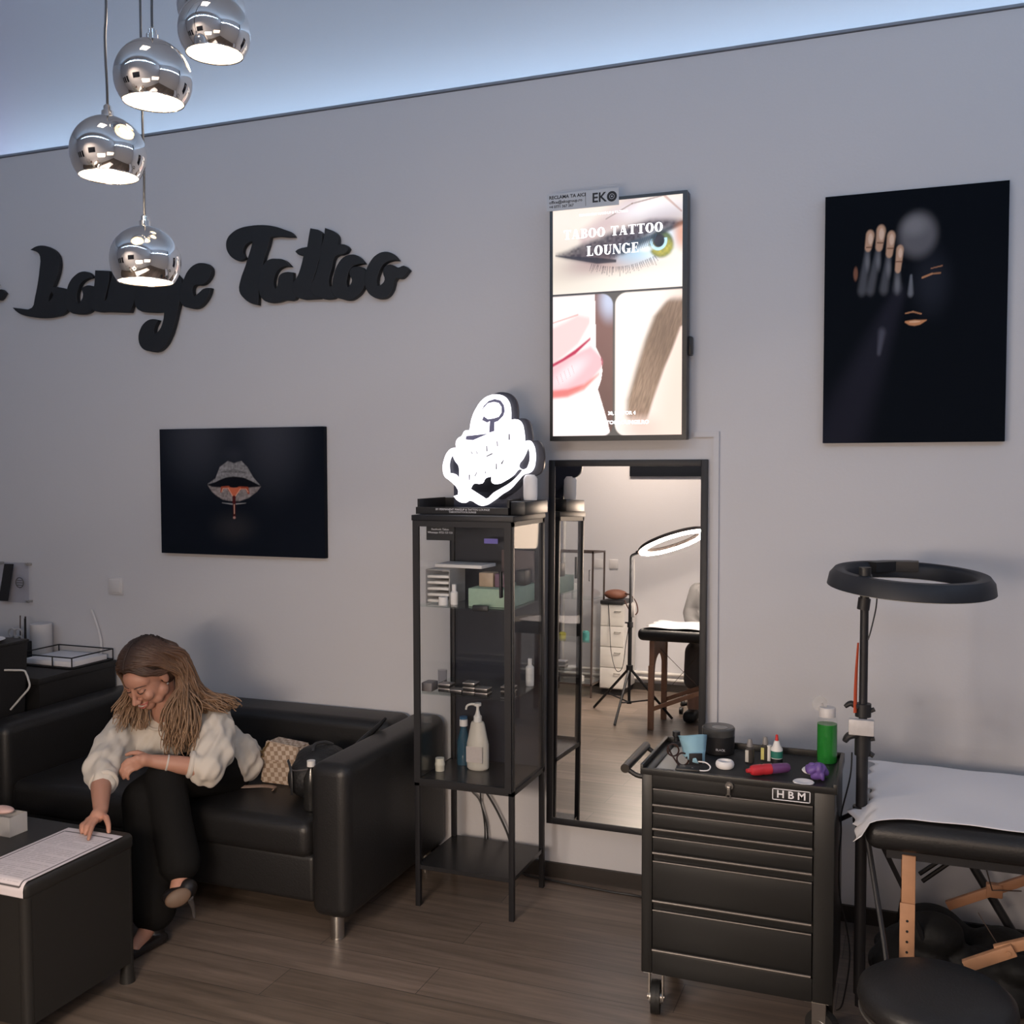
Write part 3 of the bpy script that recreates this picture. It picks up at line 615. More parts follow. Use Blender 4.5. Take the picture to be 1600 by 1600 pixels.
# adhesive card at the top corner of the screen
cd = tag(bx('card', mat('grey_card', (.52, .54, .58), .6), -1.385, -1.085, -.0925, -.089, 2.768, 2.835), 'grey business card stuck to the top left corner of the screen', 'card')
ink = mat('black_ink', (.01, .01, .012), .5)
for s, x, z, sz, al, off in (('RECLAMA TA AICI', -1.375, 2.820, .019, 'LEFT', .0004), ('office@ekogroup.ro', -1.375, 2.801, .017, 'LEFT', .0002), ('+4 0771 367 367', -1.375, 2.783, .015, 'LEFT', .0002), ('EK', -1.165, 2.802, .052, 'CENTER', .0010)):
    text('card_text', s, sz, ink, (x, -.0930, z), parent=cd, align=al, offset=off)
b = MB(); b.torus((-1.113, -.0925, 2.803), .0155, .0050, Matrix.Rotation(PI/2, 3, 'X'), 28, 6, (1, .2)); b.torus((-1.113, -.0925, 2.803), .006, .0030, Matrix.Rotation(PI/2, 3, 'X'), 16, 6, (1, .2)); obj('card_logo', b, ink, cd)
bx('card_divider', ink, -1.222, -1.2205, -.0929, -.0924, 2.775, 2.829, parent=cd)
# ================================================================ neon anchor sign
neon_m = mat('neon_white', (.9, .9, .95), .5, emit=(.95, .93, 1), es=1.9)
back_m = mat('neon_backing', (.02, .022, .035), .35)
ns = thing('neon_sign', 'glowing white anchor neon sign standing on the glass cabinet', 'neon sign', (-1.56, -.28, 1.613))
cx_, cz_ = -1.56, 1.79
me = curve_fill('backing_plate', [[(cx_+(a-cx_)*1.07+.015, cz_+(c-cz_)*1.05-.004) for a, c in NEON[0]]], back_m, -.255, .02, .002)
join_meshes('backing_plate', [me], back_m, ns)
me = curve_fill('neon_tubes', [NEON[0]]+NEON[3:], neon_m, -.283, .012, .0006)
join_meshes('neon_tubes', [me], neon_m, ns)
for q in SLITS:
    b = MB(); b.prism(q, 'y', -.2955, -.2965); obj('letter_gap', b, mat('letter_gap', (.10, .10, .14), .6), ns)
gapm = mat('tube_gap', (.10, .10, .16), .5, emit=(.09, .09, .15), es=.6)
for q, nm in ((NEON[1], 'anchor_ring_line'), (NEON[2], 'anchor_bar_line')):
    b = MB(); b.prism(q, 'y', -.2955, -.2975); obj(nm, b, gapm, ns)
bx('sign_stand', back_m, -1.72, -1.42, -.275, -.262, 1.575, 1.70, parent=ns)
# black display box and white tub on cabinet top
bb = thing('display_box', 'black open box with small white print under the neon sign', 'box', (-1.6, -.3, 1.552))
b = MB(); b.box(-1.822, -1.43, -.415, -.40, 1.5525, 1.580); b.box(-1.822, -1.43, -.16, -.15, 1.5525, 1.61); b.box(-1.822, -1.812, -.40, -.16, 1.5525, 1.612); b.box(-1.44, -1.43, -.40, -.16, 1.5525, 1.612); b.box(-1.812, -1.44, -.40, -.16, 1.5525, 1.557)
obj('tray', b, black_gloss, bb)
wink = mat('white_print', (.7, .7, .74), .6)
text('print', 'BY PERMANENT MAKEUP & TATTOO LOUNGE', .011, wink, (-1.62, -.4156, 1.572), parent=bb)
text('print', 'TABOOTATTOOLOUNGE', .010, wink, (-1.62, -.4156, 1.562), parent=bb)
tb = tag(bx('small_box', black_gloss, -1.425, -1.365, -.40, -.14, 1.5525, 1.605, .003), 'small black carton at the right end of the cabinet top', 'box')
b = MB(); b.lathe([(0, 0), (.026, .001), (.028, .02), (.028, .085), (.02, .10), (0, .102)], (-1.392, -.27, 1.606))
tag(obj('tub', b, white_m), 'pale tub standing right of the neon sign', 'tub')
# small card hung at top left in the cabinet front
hc = tag(bx('contact_card', black_gloss, -1.748, -1.63, -.4725, -.4705, 1.455, 1.532), 'black contact card hanging inside the cabinet door top', 'card')
for i, s in enumerate(('web: tabootattoo', 'Facebook: Taboo', 'Whatsapp: 0722 123 123')):
    text('card_text', s, .0105, wink, (-1.689, -.4728, 1.510-.0125*i), parent=hc)
# ================================================================ wall fittings
sw_ = thing('wall_switch', 'white square wall switch below the lips canvas, left', 'switch', (-3.705, 0, 1.10))
bx('switch_plate', wall_plate := mat('switch_white', (.62, .60, .60), .5), -3.748, -3.662, -.012, 0, 1.103, 1.187, .003, parent=sw_)
bx('rocker', wall_plate, -3.738, -3.672, -.017, -.010, 1.113, 1.177, .003, parent=sw_)
td = thing('cable_duct', 'slim white cable duct running from the screen down beside the mirror', 'cable duct', (-.715, 0, .1))
bx('duct_vertical', wall_m, -.722, -.700, -.014, 0, .10, 1.875, parent=td)
bx('duct_horizontal', wall_m, -.80, -.722, -.014, 0, 1.853, 1.875, parent=td)
ac = thing('acrylic_plaque', 'clear acrylic plaque with a black bar and round emblem at far left', 'sign', (-4.38, 0, 1.03))
DX = .033
bx('acrylic_sheet', acryl, -4.50+DX, -4.29+DX, -.030, -.026, 1.035, 1.245, parent=ac)
b = MB(); b.prism([(-4.445+DX, 1.236), (-4.385+DX, 1.236), (-4.430+DX, 1.040), (-4.492+DX, 1.040)], 'y', -.036, -.0315); obj('black_bar', b, black_plastic, ac)
b = MB(); b.torus((-4.347+DX, -.0315, 1.140), .026, .0025, Matrix.Rotation(PI/2, 3, 'X'), 28, 6)
for k in (-1, 0, 1): b.box(-4.367+DX+abs(k)*.004, -4.327+DX-abs(k)*.004, -.0325, -.0305, 1.137+k*.012, 1.141+k*.012)
obj('emblem', b, mat('emblem_grey', (.10, .09, .09), .5), ac)
for x in (-4.492+DX, -4.298+DX):
    for z in (1.043, 1.237):
        b = MB(); b.cyl((x, 0, z), (x, -.036, z), .007, seg=12); obj('standoff', b, steel, ac)

# ================================================================ mirror
mr = thing('wall_mirror', 'tall black framed mirror between the glass cabinet and tool trolley', 'mirror', (-1.073, 0, .245))
mx0, mx1, mz0, mz1 = -1.402, -.742, .245, 1.765
TM = Matrix.Translation((0, -.035, 1.0)) @ Matrix.Rotation(math.radians(-1.4), 4, 'X') @ Matrix.Translation((0, .035, -1.0))
def tilted(mb): bmesh.ops.transform(mb.b, matrix=TM, verts=mb.b.verts); return mb
b = MB(); b.box(mx0, mx0+.026, -.040, -.022, mz0, mz1, .002); b.box(mx1-.026, mx1, -.040, -.022, mz0, mz1, .002); b.box(mx0+.026, mx1-.026, -.040, -.022, mz1-.026, mz1, .002); b.box(mx0+.026, mx1-.026, -.040, -.022, mz0, mz0+.026, .002)
obj('mirror_frame', tilted(b), black_metal, mr)
b = MB(); b.box(mx0+.02, mx1-.02, -.034, -.026, mz0+.02, mz1-.02)
obj('mirror_glass', tilted(b), mat('mirror_silver', (.90, .90, .89), 0.0, 1), mr)
b = MB(); b.box(-1.12, -1.02, -.040, -.001, .30, .34, .004); obj('wall_spacer', b, black_plastic, mr)

# ================================================================ glass cabinet
gx0, gx1, gy0, gy1 = -1.805, -1.388, -.475, -.115
gc = thing('glass_cabinet', 'tall black steel cabinet with glass door under the neon anchor', 'cabinet', ((gx0+gx1)/2, (gy0+gy1)/2, 0))
p_ = .020
b = MB()
for x in (gx0, gx1-p_):
    for y in (gy0, gy1-p_): b.box(x, x+p_, y, y+p_, 0, 1.53, .001)
for z in (.485, 1.512):
    for y in (gy0, gy1-p_): b.box(gx0, gx1, y, y+p_, z, z+.018)
    for x in (gx0, gx1-p_): b.box(x, x+p_, gy0, gy1, z, z+.018)
obj('cabinet_frame', b, black_metal, gc)
bx('top_panel', black_metal, gx0-.004, gx1+.004, gy0-.006, gy1+.002, 1.53, 1.552, .002, parent=gc)
bx('back_panel', mat('cabinet_back', (.018, .021, .032), .35), gx0+.02, gx1-.02, gy1-.006, gy1-.002, .50, 1.52, parent=gc)
bx('middle_shelf', mat('dark_shelf', (.02, .02, .022), .25), gx0+.004, gx1-.004, gy0+.004, gy1-.004, .488, .503, parent=gc)
bx('bottom_shelf', mat('dark_shelf'), gx0+.004, gx1-.004, gy0+.004, gy1-.004, .150, .166, parent=gc)
for x, nm in ((gx0+.004, 'side_glass'), (gx1-.008, 'side_glass')): bx(nm, clear, x, x+.004, gy0+.02, gy1-.02, .503, 1.512, parent=gc)
door = bx('glass_door', clear, gx0+.028, gx1-.028, gy0-.008, gy0-.004, .516, 1.51, parent=gc)
b = MB(); b.box(gx0+.004, gx0+.030, gy0-.012, gy0-.001, .50, 1.53); b.box(gx1-.030, gx1-.004, gy0-.012, gy0-.001, .50, 1.53); b.box(gx0+.030, gx1-.030, gy0-.012, gy0-.001, 1.508, 1.53)
b.box(gx0+.030, gx1-.030, gy0-.012, gy0-.001, .500, .518)
obj('door_frame', b, black_metal, door)
bx('door_handle', black_metal, gx1-.045, gx1-.036, gy0-.028, gy0-.004, 1.245, 1.345, .003, parent=door)
bx('door_latch', black_plastic, -1.555, -1.49, gy0+.0, gy0+.012, 1.187, 1.210, .004, parent=door)
for z in (1.197, .852):
    bx('glass_shelf', darkglass, gx0+.012, gx1-.012, gy0+.014, gy1-.012, z-.005, z, parent=gc)
# ---- things in the cabinet
ZA, ZB_, ZM = 1.1975, .8525, .5035
og = thing('acrylic_organizer', 'clear acrylic drawer organizer on the upper glass shelf, left', 'organizer', (-1.735, -.33, ZA))
b = MB(); X_, Y_ = -1.788, -.40
b.box(X_, X_+.003, Y_, Y_+.15, ZA, ZA+.135); b.box(X_+.102, X_+.105, Y_, Y_+.15, ZA, ZA+.135); b.box(X_, X_+.105, Y_+.147, Y_+.15, ZA, ZA+.135); b.box(X_, X_+.105, Y_, Y_+.15, ZA+.132, ZA+.135)
obj('organizer_shell', b, mat('frosted_acrylic', (.55, .54, .54), .3, alpha=.55), og)
for k in range(5):
    bx('organizer_drawer', white_p, X_+.006, X_+.099, Y_+.002, Y_+.13, ZA+.006+.024*k, ZA+.016+.024*k, .001, parent=og)
tag(bx('papers', white_m, -1.78, -1.57, -.33, -.20, ZA+.137, ZA+.150, .001, rz=-.06), 'flat white packets lying on the acrylic organizer', 'packet')
b = MB(); b.lathe([(0, 0), (.014, 0), (.015, .003), (.015, .048), (.008, .055), (.009, .056), (.009, .080), (0, .081)], (-1.664, -.40, ZA)); tag(obj('white_bottle', b, white_m), 'small white bottle on the upper shelf beside the organizer', 'bottle')
b = MB(); b.lathe([(0, 0), (.018, 0), (.018, .032), (0, .032)], (-1.70, -.425, ZA)); tag(obj('cream_jar', b, white_m), 'squat white jar in front of the organizer', 'jar')
grn = mat('mint_card', (.30, .42, .33), .6, vary=.15, vscale=60)
b = MB(); b.box(-1.595, -1.415, -.42, -.16, ZA, ZA+.070, .002); tag(obj('mint_box', b, grn), 'wide mint green box on the upper shelf', 'box')
bz = ZA+.0705
tag(bx('gold_box', mat('gold_tan', (.38, .28, .20), .4, vary=.3, vscale=40), -1.575, -1.515, -.36, -.30, bz, bz+.055, .002), 'little gold tan box on top of the mint box', 'box')
tag(bx('mauve_box', mat('mauve', (.16, .09, .13), .5), -1.508, -1.455, -.36, -.30, bz, bz+.052, .002), 'little mauve box right of the gold tan box', 'box')
tag(bx('black_box', black_gloss, -1.450, -1.412, -.28, -.21, bz, bz+.060, .002), 'small black pack on the right end of the mint box', 'box')
tag(bx('framed_card', mat('taupe_card', (.13, .10, .10), .5), -1.56, -1.418, -.158, -.150, ZA, ZA+.20, .001), 'taupe framed card leaning at the back of the upper shelf', 'card')
b = MB(); b.lathe([(0, 0), (.016, 0), (.017, .02), (.017, .075), (.008, .085), (.008, .11), (0, .11)], (-1.425, -.19, ZB_)); tag(obj('white_spray_bottle', b, white_p), 'slim white bottle at the right rear of the lower glass shelf', 'bottle')
tag(bx('purple_tag', mat('violet_label', (.16, .14, .45), .5, emit=(.2, .15, .6), es=.15), -1.62, -1.56, -.20, -.197, 1.425, 1.445), 'violet light bar of the lamp at the cabinet back', 'label')
# lower glass shelf
tag(bx('grey_case', mat('grey_case', (.16, .15, .16), .4), -1.79, -1.745, -.44, -.38, ZB_, ZB_+.035, .003), 'grey square case at the left of the lower glass shelf', 'case')
b = MB(); b.lathe([(0, 0), (.018, 0), (.019, .07), (.0175, .07), (.0165, .003), (0, .003)], (-1.745, -.34, ZB_)); tag(obj('clear_cup', b, acryl), 'clear plastic cup behind the grey case', 'cup')
sil = mat('silver_edge', (.5, .46, .45), .3, .7)
k = 0
for k, (x, y, nn) in enumerate(((-1.70, -.40, 2), (-1.645, -.41, 1), (-1.585, -.42, 3), (-1.53, -.425, 2), (-1.45, -.36, 2))):
    for i in range(nn):
        z = ZB_+.017*i
        t = thing('compact_case', 'black compact with silver rim, %s, %s' % (('bottom', 'second', 'third')[i] if nn > 1 else 'lying alone', ('of the leftmost pile on the lower glass shelf', 'between the left pile and the tall pile', 'of the tall middle pile', 'of the pile right of the tallest', 'of the rear right pile')[k]), 'compact', (x, y, z), 'black and silver compacts in the cabinet')
        bx('compact_base', black_gloss, x-.025, x+.025, y-.025, y+.025, z, z+.010, .002, parent=t)
        bx('silver_rim', sil, x-.0255, x+.0255, y-.0255, y+.0255, z+.010, z+.0145, .001, parent=t)
tag(bx('glass_tray', acryl, -1.73, -1.60, -.27, -.17, ZB_, ZB_+.004, rz=.2), 'thin clear tray at the back of the lower glass shelf', 'tray')
# pump bottle
pb = thing('pump_bottle', 'big white pump bottle on the solid cabinet shelf', 'bottle', (-1.632, -.245, ZM))
b = MB(); b.lathe([(0, 0), (.040, 0), (.046, .006), (.047, .02), (.047, .105), (.042, .125), (.030, .185), (.026, .195), (.014, .200), (0, .200)], (0, 0, 0)); 
for v_ in b.b.verts: v_.co.y *= .72
for v_ in b.b.verts: v_.co += Vector((-1.632, -.245, ZM))
obj('bottle_body', b, mat('cream_plastic', (.56, .53, .48), .45), pb)
bx('bottle_label', mat('bottle_label', (.52, .47, .46), .6, vary=.12, vscale=90), -1.668, -1.598, -.2815, -.279, ZM+.035, ZM+.10, parent=pb)
b = MB(); b.lathe([(0, 0), (.017, 0), (.017, .022), (.011, .03), (.006, .05), (.006, .065), (.015, .066), (.015, .077), (0, .078)], (-1.632, -.245, ZM+.195)); b.tube([(-1.632, -.245, ZM+.266), (-1.66, -.25, ZM+.266), (-1.676, -.253, ZM+.258), (-1.68, -.254, ZM+.243)], [.006, .005, .0045, .004], 10, sub=4)
obj('pump', b, mat('pump_white', (.72, .72, .72), .4), pb)
bl = thing('blue_bottle', 'clear bottle with blue liquid and white cap beside the pump bottle', 'bottle', (-1.715, -.20, ZM))
b = MB(); b.lathe([(0, 0), (.028, 0), (.029, .01), (.027, .10), (.014, .15), (.013, .16), (0, .16)], (-1.715, -.20, ZM)); obj('bottle_body', b, mat('blue_liquid', (.03, .10, .16), .1, trans=.3), bl)
b = MB(); b.lathe([(0, 0), (.017, 0), (.017, .028), (0, .028)], (-1.715, -.20, ZM+.160)); obj('cap', b, white_m, bl)
b = MB(); b.lathe([(0, 0), (.0165, 0), (.0165, .010), (0, .010)], (-1.715, -.20, ZM+.1885)); obj('cap_top', b, mat('cap_blue', (.03, .12, .25), .4), bl)
b = MB(); b.lathe([(0, 0), (.0185, 0), (.019, .018), (.0205, .022), (.0205, .03), (.019, .033), (.018, .052), (0, .053)], (-1.768, -.32, ZM)); tag(obj('white_jar', b, mat('ivory', (.62, .60, .52), .5)), 'ivory jar at the left of the solid cabinet shelf', 'jar')

# plug and cables under the cabinet
so = thing('wall_socket', 'white wall socket with black plug under the cabinet', 'socket', (-1.72, 0, .36))
bx('socket_plate', wall_plate, -1.775, -1.695, -.010, 0, .37, .455, .003, parent=so)
pl = thing('power_plug', 'black power plug and cord under the glass cabinet', 'plug', (-1.735, -.02, .38))
b = MB(); b.cyl((-1.742, -.011, .415), (-1.742, -.05, .410), .018, .016, 16); b.cyl((-1.742, -.045, .408), (-1.715, -.05, .385), .011, .007, 12); obj('plug_body', b, black_plastic, pl)
b = MB(); b.tube([(-1.715, -.05, .385), (-1.68, -.045, .34), (-1.63, -.04, .26), (-1.58, -.04, .16), (-1.55, -.04, .05), (-1.50, -.05, .008), (-1.40, -.06, .006), (-1.30, -.07, .006), (-1.20, -.078, .006), (-1.10, -.085, .006), (-1.0, -.088, .006), (-.93, -.12, .006), (-.87, -.20, .006), (-.80, -.28, .006)], .0045, 8, sub=6); obj('cord', b, black_plastic, pl)
b = MB(); b.tube([(-1.775, -.03, .47), (-1.775, -.03, .40), (-1.76, -.03, .34), (-1.72, -.03, .30), (-1.70, -.035, .25), (-1.69, -.035, .17), (-1.69, -.04, .02), (-1.66, -.05, .006)], .0035, 8, sub=6)
b.tube([(-1.77, -.025, .46), (-1.74, -.028, .39), (-1.715, -.03, .34), (-1.71, -.03, .28), (-1.685, -.032, .2), (-1.675, -.035, .08), (-1.67, -.05, .006)], .0035, 8, sub=6)
tag(obj('power_cable', b, black_plastic), 'pair of thin black cables hanging left of the plug cord', 'cable')
# ================================================================ pendants
shade_in = mat('shade_inner_white', (.85, .80, .72), .6)
bulb_m = mat('bulb_glow', (1, 1, 1), .5, emit=(1, .80, .55), es=26)
cord_m = mat('lamp_cord', (.05, .05, .055), .35, .3)
PEN = [((-1.557, -2.347, 2.390), .076, 'chrome ball pendant lamp hanging leftmost in the cluster'),
       ((-1.438, -2.348, 2.526), .0765, 'chrome ball pendant lamp in the middle of the cluster, one below the top pair'),
       ((-1.407, -2.189, 2.675), .0765, 'chrome ball pendant lamp at the upper right of the cluster'),
       ((-1.601, -2.191, 2.203), .0765, 'lowest chrome ball pendant lamp, in front of the word Lounge'),
       ((-1.520, -2.05, 2.800), .0765, 'chrome ball pendant lamp mostly hidden behind the upper right one')]
for (c, R, lab) in PEN:
    t = thing('pendant_lamp', lab, 'lamp', c, 'chrome ball pendant lamps')
    prof = []
    n = 26; a0 = math.asin(.14); a1 = math.radians(128)
    for i in range(n+1):
        a = a0+(a1-a0)*i/n; prof.append((R*math.sin(a), R*math.cos(a)))
    inner = [(r*.975, z*.975) for r, z in prof]
    b = MB(); b.lathe(prof[::-1]+[], c, 48); 
    for f in list(b.b.faces):
        if len(f.verts) > 8: b.b.faces.remove(f)
    sh = obj('lamp_shade', b, chrome, t, angle=80)
    b = MB(); b.lathe(inner[::-1], c, 40)
    for f in list(b.b.faces):
        if len(f.verts) > 8: b.b.faces.remove(f)
    rim = prof[-1]
    obj('shade_lining', b, shade_in, sh, angle=80)
    b = MB(); b.torus((c[0], c[1], c[2]+rim[1]), rim[0]*.99, .0014, None, 40, 6); obj('shade_rim', b, chrome, sh)
    b = MB(); b.lathe([(0, 0), (.012, 0), (.012, .012), (.008, .014), (.008, .022), (.004, .026), (0, .026)], (c[0], c[1], c[2]+R-.002), 20); obj('cord_cap', b, chrome, t)
    b = MB(); w1 = .003*math.sin(c[0]*90)
    b.tube([(c[0], c[1], c[2]+R+.02), (c[0], c[1], c[2]+R+.06), (c[0]+w1, c[1], c[2]+R+.16), (c[0]-w1, c[1], c[2]+R+.3), (c[0], c[1], (c[2]+R+ZC)/2+.1), (c[0], c[1], ZC)], .0026, 8, sub=4); obj('cord', b, cord_m, t)
    b = MB(); b.sph((c[0], c[1], c[2]-.012), .024, 20, 14, (1, 1, 1.1)); obj('bulb', b, bulb_m, t)
    l = bpy.data.lights.new('bulb_light', 'POINT'); l.energy = 2.6; l.color = (1, .80, .58); l.shadow_soft_size = .02
    lo = bpy.data.objects.new('bulb_light', l); COL.objects.link(lo); lo.location = (c[0], c[1], c[2]-.052)
# ================================================================ SOFA
SX0, SX1, SYF = -3.675, -1.875, -.875
sf = thing('sofa', 'black leather two-seat sofa with chrome feet against the wall', 'sofa', ((SX0+SX1)/2, -.45, 0))
def arm(x0, x1, name):
    # rounded top profile seen from the front, slightly rounded front edge
    b = MB(); b.box(x0, x1, SYF, -.02, .085, .66, .045, 5); return obj(name, b, leather, sf, angle=60)
arm(SX1-.165, SX1, 'armrest'); arm(SX0, SX0+.165, 'armrest')
bx('backrest', leather, SX0+.160, SX1-.160, -.24, -.02, .10, .655, .045, parent=sf, seg=5)
b = MB(); b.box(SX0+.162, SX1-.162, -.845, -.19, .12, .30, .02, 3); obj('seat_base', b, leather, sf)
b = MB(); vs = b.box(SX0+.168, SX1-.168, -.868, -.235, .285, .43, .045, 5); obj('seat_cushion', b, leather, sf, angle=60)
for (x, y) in ((SX1-.075, -.825), (SX0+.075, -.825), (SX1-.075, -.09), (SX0+.075, -.09)):
    b = MB(); b.lathe([(0, .003), (.024, .003), (.025, .01), (.025, .088), (0, .088)], (x, y, 0)); b.cyl((x, y, 0), (x, y, .006), .026, seg=20); obj('foot', b, steel, sf)

# ================================================================ RECEPTION DESK AND THINGS ON IT
desk_m = mat('desk_black', (.014, .013, .013), .5)
dk = thing('reception_desk', 'black reception desk in the left corner behind the sofa arm', 'desk', (-4.4, -.35, 0))
bx('desk_top', desk_m, -5.2, -3.695, -.515, -.02, .745, .775, .003, parent=dk)
bx('side_panel', desk_m, -3.725, -3.697, -.51, -.03, 0, .745, parent=dk)
bx('front_panel', desk_m, -5.2, -3.725, -.50, -.48, .06, .745, parent=dk)
ct = thing('reception_counter', 'tall black counter block at the left photo edge', 'counter', (-4.2, -1.2, 0))
b = MB(); b.prism([(-.525, .945), (-.60, .03), (-1.9, .03), (-1.9, .945)], 'x', -4.75, -3.745); obj('counter_body', b, desk_m, ct)
bx('counter_top', desk_m, -4.76, -3.740, -1.91, -.520, .945, .957, .002, parent=ct)
b = MB(); b.lathe([(0, 0), (.05, 0), (.085, .012), (.083, .014), (.048, .004), (0, .004)], (-3.855, -.66, .9575)); tag(obj('white_dish', b, white_m), 'shallow white dish on the tall counter at the left edge', 'dish')
# letter tray
lt = thing('letter_tray', 'black wire letter tray holding white paper on the desk', 'letter tray', (-3.86, -.16, .776))
wire = mat('wire_black', (.02, .02, .022), .4, .4)
lx0, lx1, ly0, ly1, lz = -4.06, -3.71, -.30, -.03, .776
b = MB()
b.box(lx0+.004, lx1-.004, ly0+.004, ly1-.004, lz, lz+.004)
for zz in (.004, .055):
    b.tube([(lx0, ly0+.02, lz+zz), (lx0, ly0, lz+zz), (lx0+.02, ly0, lz+zz), (lx1-.02, ly0, lz+zz), (lx1, ly0, lz+zz), (lx1, ly0+.02, lz+zz), (lx1, ly1-.02, lz+zz), (lx1, ly1, lz+zz), (lx1-.02, ly1, lz+zz), (lx0+.02, ly1, lz+zz), (lx0, ly1, lz+zz), (lx0, ly1-.02, lz+zz)], .0032, 8, closed=True)
for (x, y) in ((lx0, ly0), (lx1, ly0), (lx1, ly1), (lx0, ly1), (lx1-.12, ly0)): b.cyl((x, y, lz), (x, y, lz+.056), .003, seg=8)
obj('wire_basket', b, wire, lt)
ps = thing('paper_stack', 'stack of white paper lying in the wire letter tray', 'paper', (-3.88, -.17, .781))
bx('sheets', paper_m, lx0+.03, lx1-.02, ly0+.02, ly1-.02, lz+.006, lz+.030, .001, parent=ps)
b = MB(); b.lathe([(0, 0), (.052, 0), (.053, .003), (.053, .165), (.050, .168), (0, .168)], (-4.13, -.075, .776), 32); tag(obj('paper_roll', b, mat('roll_white', (.58, .56, .56), .8)), 'upright white paper roll on the desk by the wall', 'paper roll')
pc = thing('pen_cup', 'desk cup with scissors and pens beside the paper roll', 'pen cup', (-4.20, -.16, .776))
b = MB(); b.box(-4.26, -4.14, -.20, -.12, .776, .86, .003); obj('cup', b, wire, pc)
for k, (x, rgb_) in enumerate(((-4.245, 0), (-4.205, 0))):
    b = MB(); b.torus((x, -.15, .90), .022, .005, Matrix.Rotation(PI/2, 3, 'X') @ Matrix.Rotation(.3*k, 3, 'Y'), 24, 8); b.torus((x+.016, -.155, .872), .014, .0045, Matrix.Rotation(PI/2, 3, 'X'), 20, 8); b.cyl((x+.005, -.155, .86), (x+.004, -.155, .80), .007, .004, 8)
    obj('scissors', b, mat('scissor_grey', (.42, .40, .40), .4), pc)
b = MB(); b.cyl((-4.165, -.14, .80), (-4.170, -.135, .985), .0042, seg=8); obj('pen', b, mat('pen_dark', (.04, .02, .02), .5), pc)
b = MB(); b.cyl((-4.150, -.16, .80), (-4.145, -.16, .98), .0055, seg=8); obj('pen', b, black_plastic, pc)
b = MB(); b.cyl((-4.215, -.13, .80), (-4.22, -.12, .985), .003, seg=8); obj('pen', b, mat('pen_dark'), pc)
b = MB(); b.tube([(-3.80, -.018, .775), (-3.80, -.014, .87), (-3.84, -.012, .98), (-3.86, -.012, 1.02)], [.008, .007, .006, .006], 8, sub=5); tag(obj('grey_cable', b, wall_plate), 'pale grey cord rising up the wall behind the letter tray', 'cord')
b = MB(); b.tube([(-3.742, -.66, .84), (-3.71, -.64, .838), (-3.67, -.62, .835), (-3.655, -.62, .82), (-3.64, -.625, .80), (-3.63, -.63, .765), (-3.66, -.65, .72), (-3.70, -.67, .668)], .0045, 8, sub=6); tag(obj('white_cable', b, mat('cable_white', (.55, .53, .50), .5)), 'white charging cable hanging from the tall counter', 'cable')

# ================================================================ BLACK TABLE BLOCK
cb = thing('coffee_table', 'black box coffee table with round corner legs, front left', 'table', (-2.9, -1.57, 0))
tx0, tx1, ty0, ty1, tz = -3.35, -2.425, -1.80, -1.335, .51
tab_m = mat('table_black', (.017, .016, .015), .42)
b = MB(); b.box(tx0, tx1, ty0, ty1, tz-.06, tz, .022, 5); obj('table_top', b, tab_m, cb, angle=60)
b = MB()
b.box(tx1-.020, tx1-.004, ty0+.03, ty1-.03, .07, tz-.03); b.box(tx0+.004, tx0+.02, ty0+.03, ty1-.03, .07, tz-.03)
b.box(tx0+.03, tx1-.03, ty0+.004, ty0+.020, .07, tz-.03); b.box(tx0+.03, tx1-.03, ty1-.020, ty1-.004, .07, tz-.03); b.box(tx0+.02, tx1-.02, ty0+.02, ty1-.02, .07, .085)
obj('side_panels', b, tab_m, cb)
for x in (tx0+.024, tx1-.024):
    for y in (ty0+.024, ty1-.024):
        b = MB(); b.lathe([(0, 0), (.026, 0), (.024, .015), (.0205, .05), (.0205, tz-.05), (0, tz-.05)], (x, y, 0), 24); obj('leg', b, tab_m, cb)
# paper draped over its front edge
def art_form(U, Vv):
    img = np.ones(U.shape+(3,))*lin('#d6ced2')
    fr = ((np.abs(U-.06) < .010) | (np.abs(U-.94) < .010))*(Vv > .07)*(Vv < .93)+((np.abs(Vv-.07) < .006) | (np.abs(Vv-.93) < .006))*(U > .06)*(U < .94)
    img = blend(img, np.clip(fr, 0, 1)*.92, lin('#2a2628'))
    rows = (np.sin(Vv*2*PI*38) > .1)*(U > .12)*(U < np.where(np.mod(np.floor(Vv*38), 5) == 3, .5, .88))*(Vv > .12)*(Vv < .90)
    wd = noise2(U, Vv, 70, 38, 8) > .30
    img = blend(img, rows*wd*.30, lin('#6e666e'))
    return img
nx_, ny_ = 90, 150
def drape(u, v):
    x = -2.664+.234*u; L = .45*v; y0 = -1.388
    d = y0-L; yb = ty0+.022
    if d > yb: return (x, d, tz+.0012+.0015*math.sin(u*3))
    s = yb-d; R = .0235; a = min(s/R, PI/2); z = tz-.022+R*math.cos(a)+.0005; y = yb-R*math.sin(a)
    if s > R*PI/2: z -= s-R*PI/2; y = yb-R-.001
    return (x, y, z)
pf = picture('form_sheet', art_form, nx_, ny_, (0, 0, 0), (1, 0, 0), (0, 0, 1), mat('printed_paper', rough=.8, attr='base'))
me = pf.data; pf.location = (0, 0, 0)
co = np.array([drape(i/(nx_-1), j/(ny_-1)) for j in range(ny_) for i in range(nx_)], 'f')
co[:, 0] += -.02*0
base = co.mean(0); base[2] = co[:, 2].min(); me.vertices.foreach_set('co', (co-base).ravel()); me.update(); pf.location = base
me.polygons.foreach_set('use_smooth', [True]*len(me.polygons))
pf.modifiers.new('t', 'SOLIDIFY').thickness = .0006
tag(pf, 'printed form with a black border draped over the coffee table edge', 'paper')
hb = thing('acrylic_holder', 'clear acrylic card holder at the left end of the coffee table', 'holder', (-2.80, -1.52, tz))
hx, hy = -2.775, -1.53
